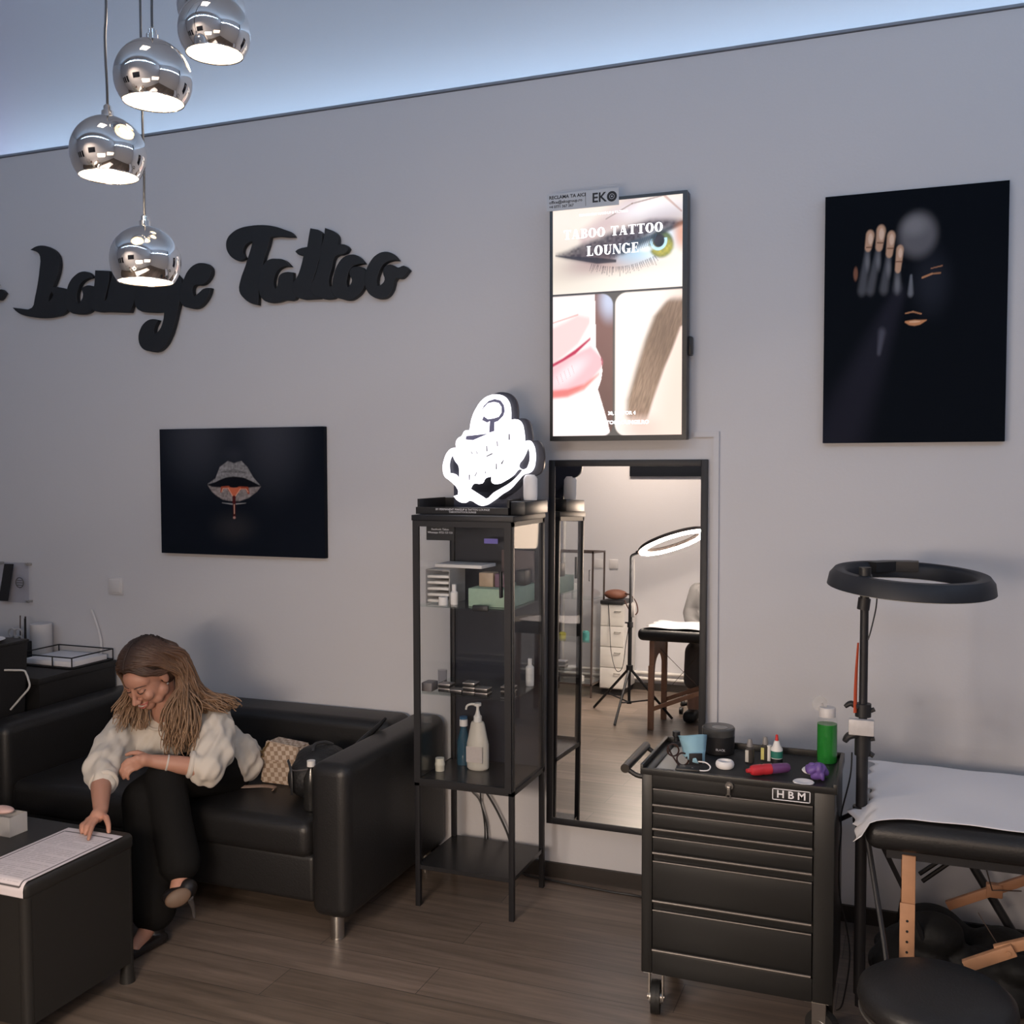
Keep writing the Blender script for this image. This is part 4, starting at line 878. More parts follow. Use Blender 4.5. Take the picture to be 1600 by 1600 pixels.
b = MB(); b.box(hx-.12, hx, hy, hy+.003, tz, tz+.065); b.box(hx-.12, hx, hy+.07, hy+.073, tz, tz+.065); b.box(hx-.003, hx, hy+.003, hy+.07, tz, tz+.065); b.box(hx-.12, hx-.117, hy+.003, hy+.07, tz, tz+.065); b.box(hx-.117, hx-.003, hy+.003, hy+.07, tz, tz+.004)
obj('holder_box', b, mat('frosted_acrylic'), hb)
b = MB(); b.sph((hx-.07, hy+.035, tz+.075), .035, 20, 12, (1.3, .8, .35)); tag(obj('pink_cloth', b, mat('pale_pink', (.62, .42, .38), .8)), 'pale pink folded pad on top of the acrylic holder', 'pad')
mk = thing('marker', 'white stubby marker with red cap beside the form', 'marker', (-2.70, -1.63, tz))
b = MB(); b.lathe([(0, 0), (.008, 0), (.010, .004), (.010, .055), (0, .055)], (-2.712, -1.655, tz)); obj('marker_body', b, white_m, mk)
b = MB(); b.lathe([(0, 0), (.0105, 0), (.0105, .014), (.006, .018), (0, .018)], (-2.712, -1.655, tz+.055)); obj('cap', b, mat('cap_red', (.45, .04, .05), .4), mk)
b = MB(); b.torus((-2.712, -1.655, tz+.016), .0102, .0015, None, 20, 6); obj('band', b, ink, mk)

# ================================================================ BAGS ON THE SOFA
def check_mat():
    m = bpy.data.materials.new('checked_canvas'); m.use_nodes = True; nt = m.node_tree; b = nt.nodes['Principled BSDF']
    tc = nt.nodes.new('ShaderNodeTexCoord'); ck = nt.nodes.new('ShaderNodeTexChecker'); ck.inputs['Scale'].default_value = 54
    ck.inputs['Color1'].default_value = (*rgb('#c2b1a1'), 1); ck.inputs['Color2'].default_value = (*rgb('#98826f'), 1)
    mp = nt.nodes.new('ShaderNodeMapping'); mp.inputs['Rotation'].default_value = (0, .12, 0); mp.inputs['Location'].default_value = (.003, .003, .003)
    nt.links.new(tc.outputs['Object'], mp.inputs['Vector']); nt.links.new(mp.outputs['Vector'], ck.inputs['Vector']); nt.links.new(ck.outputs['Color'], b.inputs['Base Color'])
    b.inputs['Roughness'].default_value = .6; return m
chk = check_mat(); strap_m = mat('tan_strap', (.20, .14, .11), .55)
hbz = .432
hb2 = thing('handbag', 'small beige checkered handbag with tan strap on the sofa', 'handbag', (-2.42, -.47, hbz))
b = MB(); b.prism([(-2.500, hbz), (-2.335, hbz), (-2.315, hbz+.085), (-2.30, hbz+.165), (-2.46, hbz+.178), (-2.487, hbz+.10)], 'y', -.52, -.44)
bmesh.ops.bevel(b.b, geom=b.b.edges[:], offset=.008, segments=3, affect='EDGES'); obj('bag_body', b, chk, hb2)
b = MB(); b.prism([(-2.482, hbz+.10), (-2.32, hbz+.092), (-2.303, hbz+.168), (-2.458, hbz+.182)], 'y', -.532, -.518); bmesh.ops.bevel(b.b, geom=b.b.edges[:], offset=.004, segments=2, affect='EDGES'); obj('bag_flap', b, chk, hb2)
b = MB(); b.tube([(-2.49, -.50, hbz+.14), (-2.47, -.54, hbz+.135), (-2.455, -.54, hbz+.155), (-2.44, -.535, hbz+.178)], .007, 8, sub=4, flat=.5); b.torus((-2.478, -.537, hbz+.125), .012, .003, Matrix.Rotation(PI/2, 3, 'X'), 20, 6); b.box(-2.487, -2.477, -.545, -.538, hbz+.075, hbz+.12, .002)
obj('clasp', b, mat('brass', (.45, .32, .16), .35, .9), hb2)
b = MB(); b.tube([(-2.487, -.50, hbz+.12), (-2.52, -.53, hbz+.095), (-2.56, -.58, hbz+.045), (-2.575, -.61, hbz+.012), (-2.545, -.62, hbz+.007), (-2.50, -.60, hbz+.006), (-2.44, -.57, hbz+.006), (-2.39, -.57, hbz+.005), (-2.38, -.60, hbz+.005)], .0075, 8, sub=6, flat=.35); obj('strap', b, strap_m, hb2)
bp = thing('backpack', 'black backpack slumped against the right sofa armrest', 'backpack', (-2.2, -.6, .432))
fab = mat('black_nylon', (.012, .012, .013), .55, bump=.4, bscale=60)
b = MB(); b.box(-2.285, -2.08, -.66, -.44, .434, .59, .06, 4, rot=Matrix.Rotation(.08, 3, 'Y')); b.sph((-2.19, -.54, .575), .10, 20, 12, (1.02, 1.0, .50)); b.sph((-2.21, -.62, .51), .09, 18, 12, (.85, .75, .85))
fuse('pack_body', b, fab, .008, 6, bp)
b = MB(); b.tube([(-2.19, -.60, .612), (-2.20, -.57, .632), (-2.18, -.53, .634), (-2.16, -.50, .618)], .007, 8, sub=5); b.tube([(-2.27, -.655, .585), (-2.235, -.69, .56), (-2.225, -.70, .50), (-2.235, -.685, .46)], .006, 8, sub=5, flat=.4); obj('pack_strap', b, mat('strap_black', (.03, .03, .032), .4), bp)
b = MB(); b.tube([(-2.26, -.655, .55), (-2.20, -.705, .565), (-2.13, -.68, .575)], .003, 6, sub=6); obj('zipper', b, mat('zip_grey', (.12, .11, .11), .4, .5), bp)
b = MB(); b.tube([(-2.10, -.50, .57), (-2.06, -.42, .63), (-2.03, -.36, .67), (-2.01, -.33, .70)], [.03, .028, .02, .012], 10, sub=5, flat=.5); tag(obj('black_jacket', b, fab), 'black jacket sleeve bunched behind the backpack', 'jacket')
wb = thing('water_bottle', 'bottle with white screw cap sticking out beside the backpack', 'bottle', (-2.115, -.745, .432))
b = MB(); b.lathe([(0, 0), (.028, 0), (.03, .01), (.03, .12), (.013, .155), (.012, .165), (0, .165)], (-2.113, -.735, .435)); obj('bottle_body', b, mat('dark_bottle', (.03, .03, .03), .15, trans=.4), wb)
b = MB(); b.lathe([(0, 0), (.0155, 0), (.016, .003), (.016, .022), (0, .023)], (-2.113, -.735, .60)); obj('cap', b, white_p, wb)

# ================================================================ TOOL TROLLEY
trx0, trx1, try0, try1 = -.773, -.192, -.945, -.590
tr = thing('tool_trolley', 'black wheeled tool trolley with five drawers left of the ring light', 'tool trolley', (-.48, -.77, 0))
tm = mat('trolley_black', (.0125, .0125, .0125), .38)
b = MB()
b.box(trx0, -.738, try0, try1, .140, .790, .004); b.box(-.252, trx1, try0, try1, .140, .790, .004)
b.box(-.738, -.252, try0+.012, try0+.03, .140, .790); b.box(-.738, -.252, try1-.01, try1, .14, .79); b.box(-.738, -.252, try0, try1, .140, .212, .002)
b.box(-.738, -.252, try0, try0+.02, .737, .790, .001)
obj('trolley_body', b, tm, tr)
bx('top_tray', mat('grey_tray', (.50, .47, .42), .5), trx0+.006, trx1-.006, try0+.006, try1-.006, .775, .784, parent=tr)
b = MB()
b.box(trx0-.004, trx0+.006, try0-.003, try1+.003, .775, .806, .002); b.box(trx1-.006, trx1+.006, try0-.003, try1+.003, .775, .806, .002); b.box(trx0, trx1, try1-.006, try1+.006, .775, .806, .002); b.box(trx0, trx1, try0-.004, try0+.005, .775, .796, .002)
obj('tray_rim', b, tm, tr)
grip = mat('drawer_lip', (.10, .09, .085), .40, .4)
for (za, zb) in ((.735, .680), (.659, .604), (.583, .528), (.506, .375), (.350, .218)):
    d = bx('drawer', tm, -.736, -.254, try0-.004, try0+.015, zb+.004, za-.002, .002, parent=tr)
    b = MB(); b.tube([(-.735, try0-.010, zb+.004), (-.255, try0-.010, zb+.004)], .0045, 8); b.tube([(-.735, try0-.006, za-.002), (-.255, try0-.006, za-.002)], .003, 8); obj('handle_lip', b, grip, d)
b = MB(); b.cyl((-.499, try0-.001, .770), (-.499, try0-.010, .770), .0135, .012, 20); b.box(-.504, -.494, try0-.022, try0-.008, .745, .772, .002); b.torus((-.500, try0-.020, .742), .006, .0015, Matrix.Rotation(PI/2, 3, 'X'), 16, 6)
obj('lock_and_key', b, mat('lock_grey', (.22, .21, .20), .3, .8), tr)
bd = bx('badge', ink, -.372, -.262, try0-.003, try0+.001, .742, .777, .001, parent=tr)
b = MB()
for a in ((-.372, -.262, .7745, .777), (-.372, -.262, .742, .7445), (-.372, -.3695, .742, .777), (-.2645, -.262, .742, .777)): b.box(a[0], a[1], try0-.0042, try0-.0028, a[2], a[3])
obj('badge_border', b, wink, bd)
text('badge_text', 'H B M', .031, mat('white_print'), (-.317, try0-.0042, .7595), parent=bd, offset=.0006, sx=1.05)
# side handle
b = MB(); b.cyl((-.835, -.915, .777), (-.835, -.63, .777), .0145, seg=20); obj('push_handle', b, mat('handle_dark', (.05, .045, .04), .3, .4), tr)
for y in (-.905, -.64):
    b = MB(); b.tube([(trx0+.002, y, .755), (-.80, y, .757), (-.832, y, .775)], .008, 8, sub=4); obj('handle_bracket', b, tm, tr)
# casters
def caster(x, y, ang):
    R_ = Matrix.Rotation(ang, 3, 'Z')
    wc = V(x, y, .052)+R_ @ V(.0, -.018, 0); ax = R_ @ V(1, 0, 0)
    b = MB(); b.cyl(wc-ax*.014, wc+ax*.014, .051, seg=32); b.torus(wc, .044, .0085, R_ @ Matrix.Rotation(PI/2, 3, 'Y'), 32, 8, (1, 1.6)); w_ = obj('caster', b, mat('rubber', (.012, .012, .012), .55), tr)
    b = MB(); b.cyl(wc-ax*.019, wc+ax*.019, .022, seg=20); b.cyl(wc-ax*.027, wc+ax*.027, .008, seg=12)
    b.box(x-.035, x+.035, y-.03, y+.03, .130, .139)
    for s in (-1, 1):
        c = wc+ax*.021*s; b.box(c.x-.002, c.x+.002, c.y-.016, c.y+.03, .045, .132, rz=ang)
    obj('caster_bracket', b, steel, w_)
caster(-.735, -.895, .15); caster(-.24, -.895, 1.1); caster(-.735, -.64, .4); caster(-.24, -.64, -.4)
# ---- things on the trolley
TZ = .7845
mat_cloth = mat('black_mat', (.012, .013, .015), .7)
b = MB(); b.prism([(-.665, -.925), (-.56, -.93), (-.50, -.937), (-.43, -.935), (-.205, -.930), (-.205, -.605), (-.61, -.605), (-.64, -.66), (-.645, -.80)], 'z', TZ, TZ+.004); tag(obj('rubber_mat', b, mat_cloth), 'black work mat covering the right part of the trolley tray', 'mat')
MZ = TZ+.0045
t = thing('black_jar', 'round black jar with glossy lid at the back of the trolley', 'jar', (-.582, -.665, MZ))
b = MB(); b.lathe([(0, 0), (.048, 0), (.052, .004), (.053, .06), (0, .06)], (-.582, -.665, MZ), 36); obj('jar_body', b, black_plastic, t)
b = MB(); b.lathe([(.045, 0), (.053, 0), (.054, .022), (.050, .027), (0, .027)], (-.582, -.665, MZ+.0605), 36); obj('lid', b, mat('lid_gloss', (.06, .06, .06), .2), t)
b = MB(); b.sph((-.575, -.68, MZ+.088), .022, 18, 10, (1.2, 1, .15)); obj('lid_print', b, mat('lid_silver', (.25, .24, .23), .4), t)
text('jar_text', 'BLACK', .010, wink, (-.566, -.7195, MZ+.022), parent=t)
b = MB(); b.torus((-.532, -.835, MZ+.012), .021, .011, None, 36, 10, (.75, 1.1)); tag(obj('tape_roll', b, white_m), 'white tape roll lying on the trolley mat', 'tape roll')
for (x, y, lab, yb) in ((-.468, -.745, 'small ink bottle with grey cap, left of the pair', (.50, .48, .44)), (-.425, -.700, 'small ink bottle with grey cap and yellow label edge, right of the pair', (.55, .50, .16))):
    t = thing('ink_bottle', lab, 'bottle', (x, y, MZ), 'small bottles on the trolley')
    b = MB(); b.lathe([(0, 0), (.013, 0), (.014, .003), (.014, .045), (.008, .052), (0, .052)], (x, y, MZ), 24); obj('bottle_body', b, mat('ink_dark', (.05, .045, .04), .25), t)
    b = MB(); b.lathe([(.0142, .004), (.0146, .004), (.0146, .042), (.0142, .042)], (x, y, MZ), 24); 
    b = MB(); b.box(x-.012, x-.002, y-.0160, y-.011, MZ+.004, MZ+.042); obj('label_panel', b, mat('label_'+str(yb[2]), yb, .6), t)
    b = MB(); b.lathe([(0, 0), (.0095, 0), (.0095, .008), (.006, .024), (0, .026)], (x, y, MZ+.051), 20); obj('cap', b, mat('cap_grey', (.22, .21, .21), .4), t)
t = thing('glue_bottle', 'white bottle with green label and red tip on the trolley', 'bottle', (-.385, -.735, MZ))
b = MB(); b.lathe([(0, 0), (.018, 0), (.0185, .003), (.0185, .050), (.012, .060), (.008, .075), (0, .077)], (-.385, -.735, MZ), 24); obj('bottle_body', b, white_p, t)
b = MB(); b.lathe([(.0187, .022), (.0192, .022), (.0192, .044), (.0187, .044)], (-.385, -.735, MZ), 24); obj('green_label', b, mat('label_green', (.02, .16, .12), .5), t)
b = MB(); b.lathe([(.0187, .004), (.0192, .004), (.0192, .02), (.0187, .02)], (-.385, -.735, MZ), 24); obj('dark_label', b, ink, t)
b = MB(); b.lathe([(0, 0), (.0055, 0), (.004, .018), (0, .020)], (-.385, -.735, MZ+.076), 16); obj('tip', b, mat('tip_red', (.55, .03, .03), .4), t)
b = MB(); b.lathe([(0, 0), (.008, 0), (.008, .05), (0, .05)], (-.412, -.705, MZ), 16); tag(obj('thin_tube', b, white_p), 'thin white tube behind the green labelled bottle', 'tube')
t = thing('tattoo_machine', 'red and purple rotary tattoo pen machine lying on the trolley', 'tattoo machine', (-.40, -.84, MZ))
a_, d_ = V(-.445, -.895, MZ+.0175), V(.815, .575, 0).normalized()
def seg_l(b, pr):
    R_ = d_.to_track_quat('Z', 'Y').to_matrix(); b.lathe(pr, a_, 24, R_)
b = MB(); seg_l(b, [(0, -.012), (.006, -.012), (.008, 0), (.014, .004), (.0165, .012), (.017, .035), (.0155, .042), (.017, .048), (.0165, .068), (0, .068)]); obj('grip', b, mat('machine_red', (.50, .03, .04), .35), t)
b = MB(); seg_l(b, [(0, .068), (.014, .068), (.0155, .075), (.0155, .10), (.0145, .125), (.011, .131), (0, .131)]); obj('motor', b, mat('machine_purple', (.14, .05, .16), .4), t)
b = MB(); b.sph((-.225, -.875, 0), 0.0001); b.b.free()
b = MB(); r_ = random.Random(3)
for k in range(16): b.sph((-.255+r_.uniform(-.026, .026), -.855+r_.uniform(-.03, .03), MZ+.016+r_.uniform(0, .024)), r_.uniform(.010, .016), 12, 8, (1.4, 1, .7), Euler((r_.random()*3, r_.random()*3, 0)).to_matrix())
o = fuse('purple_glove', b, mat('nitrile_purple', (.13, .07, .28), .45), .003, 2); tag(o, 'crumpled purple glove at the right of the trolley', 'glove')
b = MB(); b.lathe([(0, 0), (.028, .001), (.031, .006), (.029, .008), (0, .0035)], (-.285, -.915, MZ), 28); tag(obj('cotton_pad', b, white_m), 'round white pad beside the purple glove, front', 'pad')
b = MB(); b.lathe([(0, .012), (.030, .006), (.033, .010), (.031, .013), (0, .018)], (-.270, -.780, MZ-.005), 28, Matrix.Rotation(.08, 3, 'X')); tag(obj('shallow_dish', b, white_m), 'white shallow dish behind the purple glove', 'dish')
t = thing('green_bottle', 'tall clear bottle of green liquid on the trolley corner', 'bottle', (-.237, -.655, MZ))
b = MB(); b.lathe([(0, .002), (.0305, .002), (.031, .006), (.031, .125), (0, .125)], (-.237, -.655, MZ), 32); obj('green_liquid', b, mat('green_liquid', (.02, .20, .03), .15, emit=(.0, .05, .0), es=0), t)
b = MB(); b.lathe([(.0325, 0), (.0325, .138), (.030, .146), (.018, .150)], (-.237, -.655, MZ), 32); obj('bottle_shell', b, clear, t)
b = MB(); b.lathe([(0, 0), (.026, 0), (.026, .026), (.024, .030), (0, .030)], (-.237, -.655, MZ+.148), 28); obj('cap', b, mat('cap_milky', (.60, .58, .58), .4), t)
b = MB(); b.lathe([(0, 0), (.024, 0), (.024, .003), (0, .004)], (-.262, -.648, MZ+.186), 24, Matrix.Rotation(1.25, 3, 'X')); b.cyl((-.25, -.65, MZ+.178), (-.255, -.65, MZ+.188), .004, seg=8); obj('flip_lid', b, mat('lid_clear', (.5, .49, .48), .3, alpha=.4), t)
# blue mask
fm = thing('face_mask', 'crumpled light blue face mask on the trolley tray', 'mask', (-.62, -.80, MZ))
b = MB(); rows = []
for j in range(9):
    row = []
    for i in range(9):
        u, v = i/8-.5, j/8
        x = -.645+.095*u*(1-.35*v)+.02*v; z = MZ+.015+.075*(1-v)*(1-.4*u*u)+.006*math.sin(9*v+3*u); y = -.79-.055*v-.03*math.cos(PI*u)+.004*math.sin(14*v)
        row.append(b.b.verts.new((x, y, z)))
    rows.append(row)
for j in range(8):
    for i in range(8): b.b.faces.new((rows[j][i], rows[j][i+1], rows[j+1][i+1], rows[j+1][i]))
o = obj('mask_cloth', b, mat('mask_blue', (.24, .42, .52), .8), fm, angle=120); o.modifiers.new('s', 'SOLIDIFY').thickness = .002
b = MB(); b.tube([(-.610, -.865, MZ+.02), (-.585, -.875, MZ+.022), (-.570, -.880, MZ+.012), (-.575, -.895, MZ+.004), (-.600, -.905, MZ+.004), (-.625, -.895, MZ+.006)], .0022, 6, sub=6); obj('ear_loop', b, white_m, fm)
b = MB(); b.box(-.64, -.598, -.866, -.862, MZ+.01, MZ+.045, .001, rz=.4); obj('inner_fold', b, ink, fm)
eg = thing('eyeglasses', 'dark eyeglasses tangled below the blue mask', 'glasses', (-.68, -.83, TZ))
b = MB()
for k in (0, 1): b.torus((-.705+.042*k, -.80-.05*k, TZ+.035-.012*k), .019, .0028, Euler((1.2, .3, .4)).to_matrix(), 24, 6)
b.tube([(-.725, -.79, TZ+.045), (-.70, -.84, TZ+.03), (-.66, -.89, TZ+.008), (-.63, -.90, TZ+.006)], .0028, 6, sub=5); b.tube([(-.65, -.86, TZ+.03), (-.64, -.83, TZ+.04), (-.66, -.79, TZ+.02)], .0028, 6, sub=5)
obj('glasses_frame', b, mat('tortoise', (.035, .015, .01), .25), eg)
b = MB(); b.box(-.675, -.60, -.915, -.87, TZ+.001, TZ+.012, .003, rz=.1); tag(obj('black_pouch', b, black_plastic), 'flat black pouch under the glasses and mask', 'pouch')
b = MB(); b.lathe([(0, 0), (.016, 0), (.016, .012), (.008, .016), (.008, .03), (.013, .034), (.013, .05), (0, .052)], (-.732, -.625, TZ+.001)); tag(obj('round_fitting', b, black_plastic), 'black round fitting in the rear left corner of the trolley', 'fitting')

# ================================================================ RING LIGHT (off)
rx, ry = -.125, -.755
rl = thing('ring_light', 'unlit black ring light on a black pole right of the trolley', 'ring light', (rx, ry, 0))
rc = V(.005, -.62, 1.382); tilt = Euler((math.radians(3), math.radians(2.5), 0)).to_matrix()
def ringbody(mb, c, Ro, Ri, h, rot, seg=72):
    prof = [(Ro, -h), (Ro-.006, h*.3), (Ro-.02, h), (Ri+.012, h), (Ri, h*.5), (Ri, -h)]
    rings = []
    for i in range(seg):
        a = 2*PI*i/seg; rings.append([mb.b.verts.new(V(c)+rot @ V(r*math.cos(a), r*math.sin(a), z)) for r, z in prof])
    for i in range(seg):
        A, B = rings[i], rings[(i+1) % seg]
        for k in range(len(prof)): mb.b.faces.new((A[k], B[k], B[(k+1) % 6], A[(k+1) % 6]))
b = MB(); ringbody(b, rc, .250, .190, .025, tilt); obj('ring_housing', b, mat('ring_black', (.014, .016, .022), .5), rl, angle=50)
b = MB(); ringbody(b, rc-V(0, 0, .0245), .243, .197, .003, tilt); obj('ring_diffuser', b, mat('diffuser_white', (.68, .66, .62), .6), rl)
b = MB(); b.box(rx-.005, rx+.02, -.77, -.70, 1.345, 1.405, .005); b.cyl((rx, ry, 1.405), (rx, ry, 1.430), .018, seg=16); b.cyl((rx, ry, 1.33), (rx, ry, 1.41), .014, seg=14)
obj('ring_mount', b, black_plastic, rl)
b = MB(); b.prism([(-.14, -.46), (-.085, -.395), (0, -.368), (.03, -.375), (.03, -.435), (-.04, -.44), (-.10, -.49)], 'z', 1.39, 1.422); obj('control_pod', b, black_plastic, rl)
b = MB(); b.cyl((rx, ry, 1.335), (rx-.004, ry, 1.30), .0185, seg=18); b.cyl((rx-.001, ry, .06), (rx, ry, 1.335), .0125, seg=18); b.cyl((rx-.001, ry, .10), (rx-.001, ry, .93), .0175, seg=18); obj('pole', b, black_metal, rl)
b = MB(); b.cyl((rx, ry, .97), (rx, ry, 1.01), .024, seg=18); b.tube([(rx-.015, ry-.015, 1.0), (rx-.035, ry-.02, 1.012), (rx-.052, ry-.02, 1.0)], [.010, .009, .006], 10, sub=4); b.cyl((rx+.015, ry, .985), (rx+.033, ry, .995), .007, seg=10); obj('upper_clamp', b, black_plastic, rl)
b = MB(); b.cyl((rx, ry, .85), (rx, ry, .93), .024, seg=18); b.tube([(rx-.015, ry-.015, .92), (rx-.040, ry-.02, .91), (rx-.052, ry-.02, .892)], [.014, .012, .008], 10, sub=4); b.cyl((rx+.015, ry, .90), (rx+.034, ry, .905), .008, seg=10); b.cyl((rx+.015, ry, .86), (rx+.032, ry, .85), .008, seg=10); obj('lower_clamp', b, black_plastic, rl)
bx('dimmer_box', mat('dimmer_white', (.52, .50, .50), .4, vary=.15, vscale=60), rx-.040, rx+.034, ry-.045, ry-.022, .920, .968, .003, parent=rl)
b = MB(); b.tube([(rx-.016, ry-.02, 1.20), (rx-.020, ry-.022, 1.12), (rx-.022, ry-.022, 1.05), (rx-.022, ry-.026, .985)], [.004, .006, .007, .007], 8, sub=4, flat=.4); obj('orange_strap', b, mat('strap_orange', (.42, .06, .02), .6), rl)
b = MB(); b.tube([(rx+.035, -.72, 1.34), (rx+.032, -.74, 1.30), (rx+.02, ry-.01, 1.24), (rx+.012, ry-.015, 1.21)], .0022, 6, sub=5)
b.tube([(rx-.03, ry-.02, .86), (rx-.035, ry-.01, .78), (rx-.06, ry, .66), (rx-.06, ry, .60), (rx-.065, ry, .52), (rx-.062, ry, .40), (rx-.04, ry, .30), (rx-.03, ry, .2), (rx-.05, ry+.02, .05), (rx-.07, ry+.05, .006)], .0025, 6, sub=5); obj('lamp_cord', b, black_plastic, rl)
b = MB(); b.cyl((rx-.001, ry, .64), (rx-.001, ry, .69), .026, seg=16); obj('leg_hub', b, black_plastic, rl)
for a in (2.75, -1.2, .8):
    dx, dy = math.cos(a), math.sin(a)
    b = MB(); b.tube([(rx+.02*dx, ry+.02*dy, .665), (rx+.20*dx, ry+.20*dy, .36), (rx+.36*dx, ry+.36*dy, .01)] if a != 2.75 else [(rx-.02, ry+.01, .665), (rx-.10, ry+.06, .60), (rx-.12, ry+.19, .30), (rx-.12, ry+.33, .01)], .008, 8); obj('leg', b, black_metal, rl)
b = MB(); b.tube([(rx+.02, ry-.02, .66), (rx+.05, ry-.035, .655)], [.006, .003], 8); obj('wing_nut', b, steel, rl)

# ================================================================ MASSAGE TABLE RIGHT
wood = mat('beech_wood', (.42, .22, .12), .5, vary=.25, vscale=20)
mt = thing('massage_table', 'black padded treatment table with wooden legs at right', 'treatment table', (.8, -.62, 0))
mtx0, mtx1, mty0, mty1 = -.11, 1.75, -.93, -.27
b = MB(); b.box(mtx0, mtx1, mty0, mty1, .615, .700, .038, 5)
obj('padded_top', b, leather, mt, angle=60)
bx('top_frame', black_metal, mtx0+.06, mtx1-.06, mty0+.05, mty1-.05, .585, .618, parent=mt)
def leg2(x, y, nm='leg'):
    b = MB(); b.box(x-.019, x+.019, y-.012, y+.012, .33, .60, .002); obj(nm, b, wood, mt)
    b = MB(); b.box(x-.023, x+.019, y-.020, y-.0125, .0, .461, .002); l = obj(nm, b, wood, mt)
    b = MB()
    for z in (.409, .378, .347, .316, .285, .15): b.cyl((x-.002, y-.0205, z), (x-.002, y-.0195, z), .004, seg=10)
    obj('bolt_hole', b, ink, l)
leg2(.012, -.875); leg2(.012, -.33); leg2(1.6, -.875); leg2(1.6, -.33)
def bar(b, p, q, w_, h_):
    p, q = V(p), V(q); d = q-p; R_ = d.to_track_quat('X', 'Z').to_matrix(); c = (p+q)/2
    b.box(c.x-d.length/2, c.x+d.length/2, c.y-w_/2, c.y+w_/2, c.z-h_/2, c.z+h_/2, .002, rot=R_)
b = MB(); bar(b, (.245, -.885, .358), (.80, -.885, .60), .02, .030); obj('brace', b, wood, mt)
b = MB(); bar(b, (.165, -.900, .305), (.292, -.900, .375), .02, .034); b.cyl((.276, -.914, .366), (.276, -.906, .366), .007, seg=14); obj('brace_end', b, wood, mt)
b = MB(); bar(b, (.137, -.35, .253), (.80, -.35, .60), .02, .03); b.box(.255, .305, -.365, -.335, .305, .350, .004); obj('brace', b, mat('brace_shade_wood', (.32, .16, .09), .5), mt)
b = MB(); b.tube([(.21, -.60, .585), (.27, -.40, .345), (.36, -.36, .34)], .002, 6); obj('tension_cable', b, mat('cord_steel', (.12, .09, .08), .4, .6), mt)
b = MB(); b.tube([(.20, -.86, .45), (.25, -.86, .37)], .0015, 6); obj('tension_cable', b, mat('cord_steel', (.12, .09, .08), .4, .6), mt)
# white paper cover with torn left end
nx_, ny_ = 120, 70
b = MB(); g = []
for i in range(nx_):
    col = []
    for j in range(ny_):
        u, v = i/(nx_-1), j/(ny_-1)
        y = -.885+v*.59
        edge = -.118+.012*math.sin(v*16)+.010*math.sin(v*41+1)-(.020 if .12 < v < .25 else 0)+(.03*max(0, .12-abs(v-.36))/.12)
        x = edge+u*(1.72-edge)
        z = .7055+.0018*math.sin(x*9+y*14)+.0012*math.sin(x*31-y*17)
        k_ = max(0, 1-u/.08)**2*(1-v)**3; y -= .10*k_; z += .004; x -= .03*k_; z -= .03*k_*(1 if x < -.10 else 0)
        if x < -.075:
            s = min(1, (-.075-x)/.05); z -= .016*s*s*(1.2-v)
        col.append(b.b.verts.new((x, y-.002, z)))
    g.append(col)
for i in range(nx_-1):
    for j in range(ny_-1): b.b.faces.new((g[i][j], g[i+1][j], g[i+1][j+1], g[i][j+1]))
bmesh.ops.recalc_face_normals(b.b, faces=b.b.faces)
pcv = obj('paper_cover', b, paper_m, None, angle=120); pcv.modifiers.new('s', 'SOLIDIFY').thickness = .0015
tag(pcv, 'white disposable paper cover on the treatment table at right', 'paper cover')

# ================================================================ STOOL, TRIPOD AND BAG IN THE CORNER
st = thing('round_stool', 'round black padded stool in the front right corner', 'stool', (.075, -1.37, 0))
b = MB(); b.lathe([(0, .0), (.150, .0), (.178, .012), (.186, .035), (.182, .055), (.165, .068), (.10, .072), (0, .073)], (.078, -1.375, .385), 56); obj('seat_pad', b, leather, st, angle=60)
b = MB(); b.torus((.078, -1.375, .387), .178, .004, None, 56, 6); obj('seam_ring', b, mat('seam_grey', (.10, .095, .09), .35, .3), st)
b = MB(); b.cyl((.078, -1.375, .10), (.078, -1.375, .385), .025, seg=18); obj('column', b, steel, st)
for k in range(5):
    a = 2*PI*k/5+.3; e = V(.078+.22*math.cos(a), -1.375+.22*math.sin(a), .075)
    b = MB(); b.tube([(.078, -1.375, .105), e], [.018, .012], 10); lg = obj('leg', b, black_plastic, st)
    b = MB(); b.cyl(e-V(.012, 0, .045), e+V(.012, 0, -.045), .029, seg=20); b.cyl(e-V(0, 0, .04), e, .008, seg=10); obj('caster', b, black_plastic, lg)
ts = thing('folded_tripod', 'black tripod stand leaning behind the treatment table legs', 'tripod', (.25, -.25, 0))
b = MB(); b.tube([(.06, -.20, .60), (.19, -.20, .40), (.37, -.20, .10)], .015, 10); obj('leg', b, black_metal, ts)
b = MB(); b.tube([(.165, -.22, .40), (.05, -.22, .30)], .008, 8); b.tube([(.175, -.22, .38), (.06, -.22, .275)], .008, 8); obj('spreader', b, black_metal, ts)
b = MB(); b.tube([(.06, -.20, .60), (.02, -.12, .30), (-.02, -.06, .01)], .012, 8); obj('leg', b, black_metal, ts)
b = MB(); b.tube([(.37, -.20, .10), (.42, -.20, .012)], .013, 8); obj('foot', b, black_plastic, ts)
b = MB(); r_ = random.Random(5)
for k in range(26):
    x = -.02+.52*r_.random(); b.sph((x, -.42+r_.uniform(-.13, .12), .05+r_.random()*(.17-.25*max(0, x-.1))), r_.uniform(.06, .09), 14, 10, (1.2, 1, .75))
for v in b.b.verts: v.co.z = max(.004, v.co.z)
o = fuse('black_bag', b, mat('bag_black', (.007, .007, .0075), .7, bump=.8, bscale=14), .012, 22); tag(o, 'large slumped black bag on the floor behind the stool', 'bag')
# ================================================================ THE PART OF THE ROOM SEEN IN THE MIRROR
warm_wall = wall_m
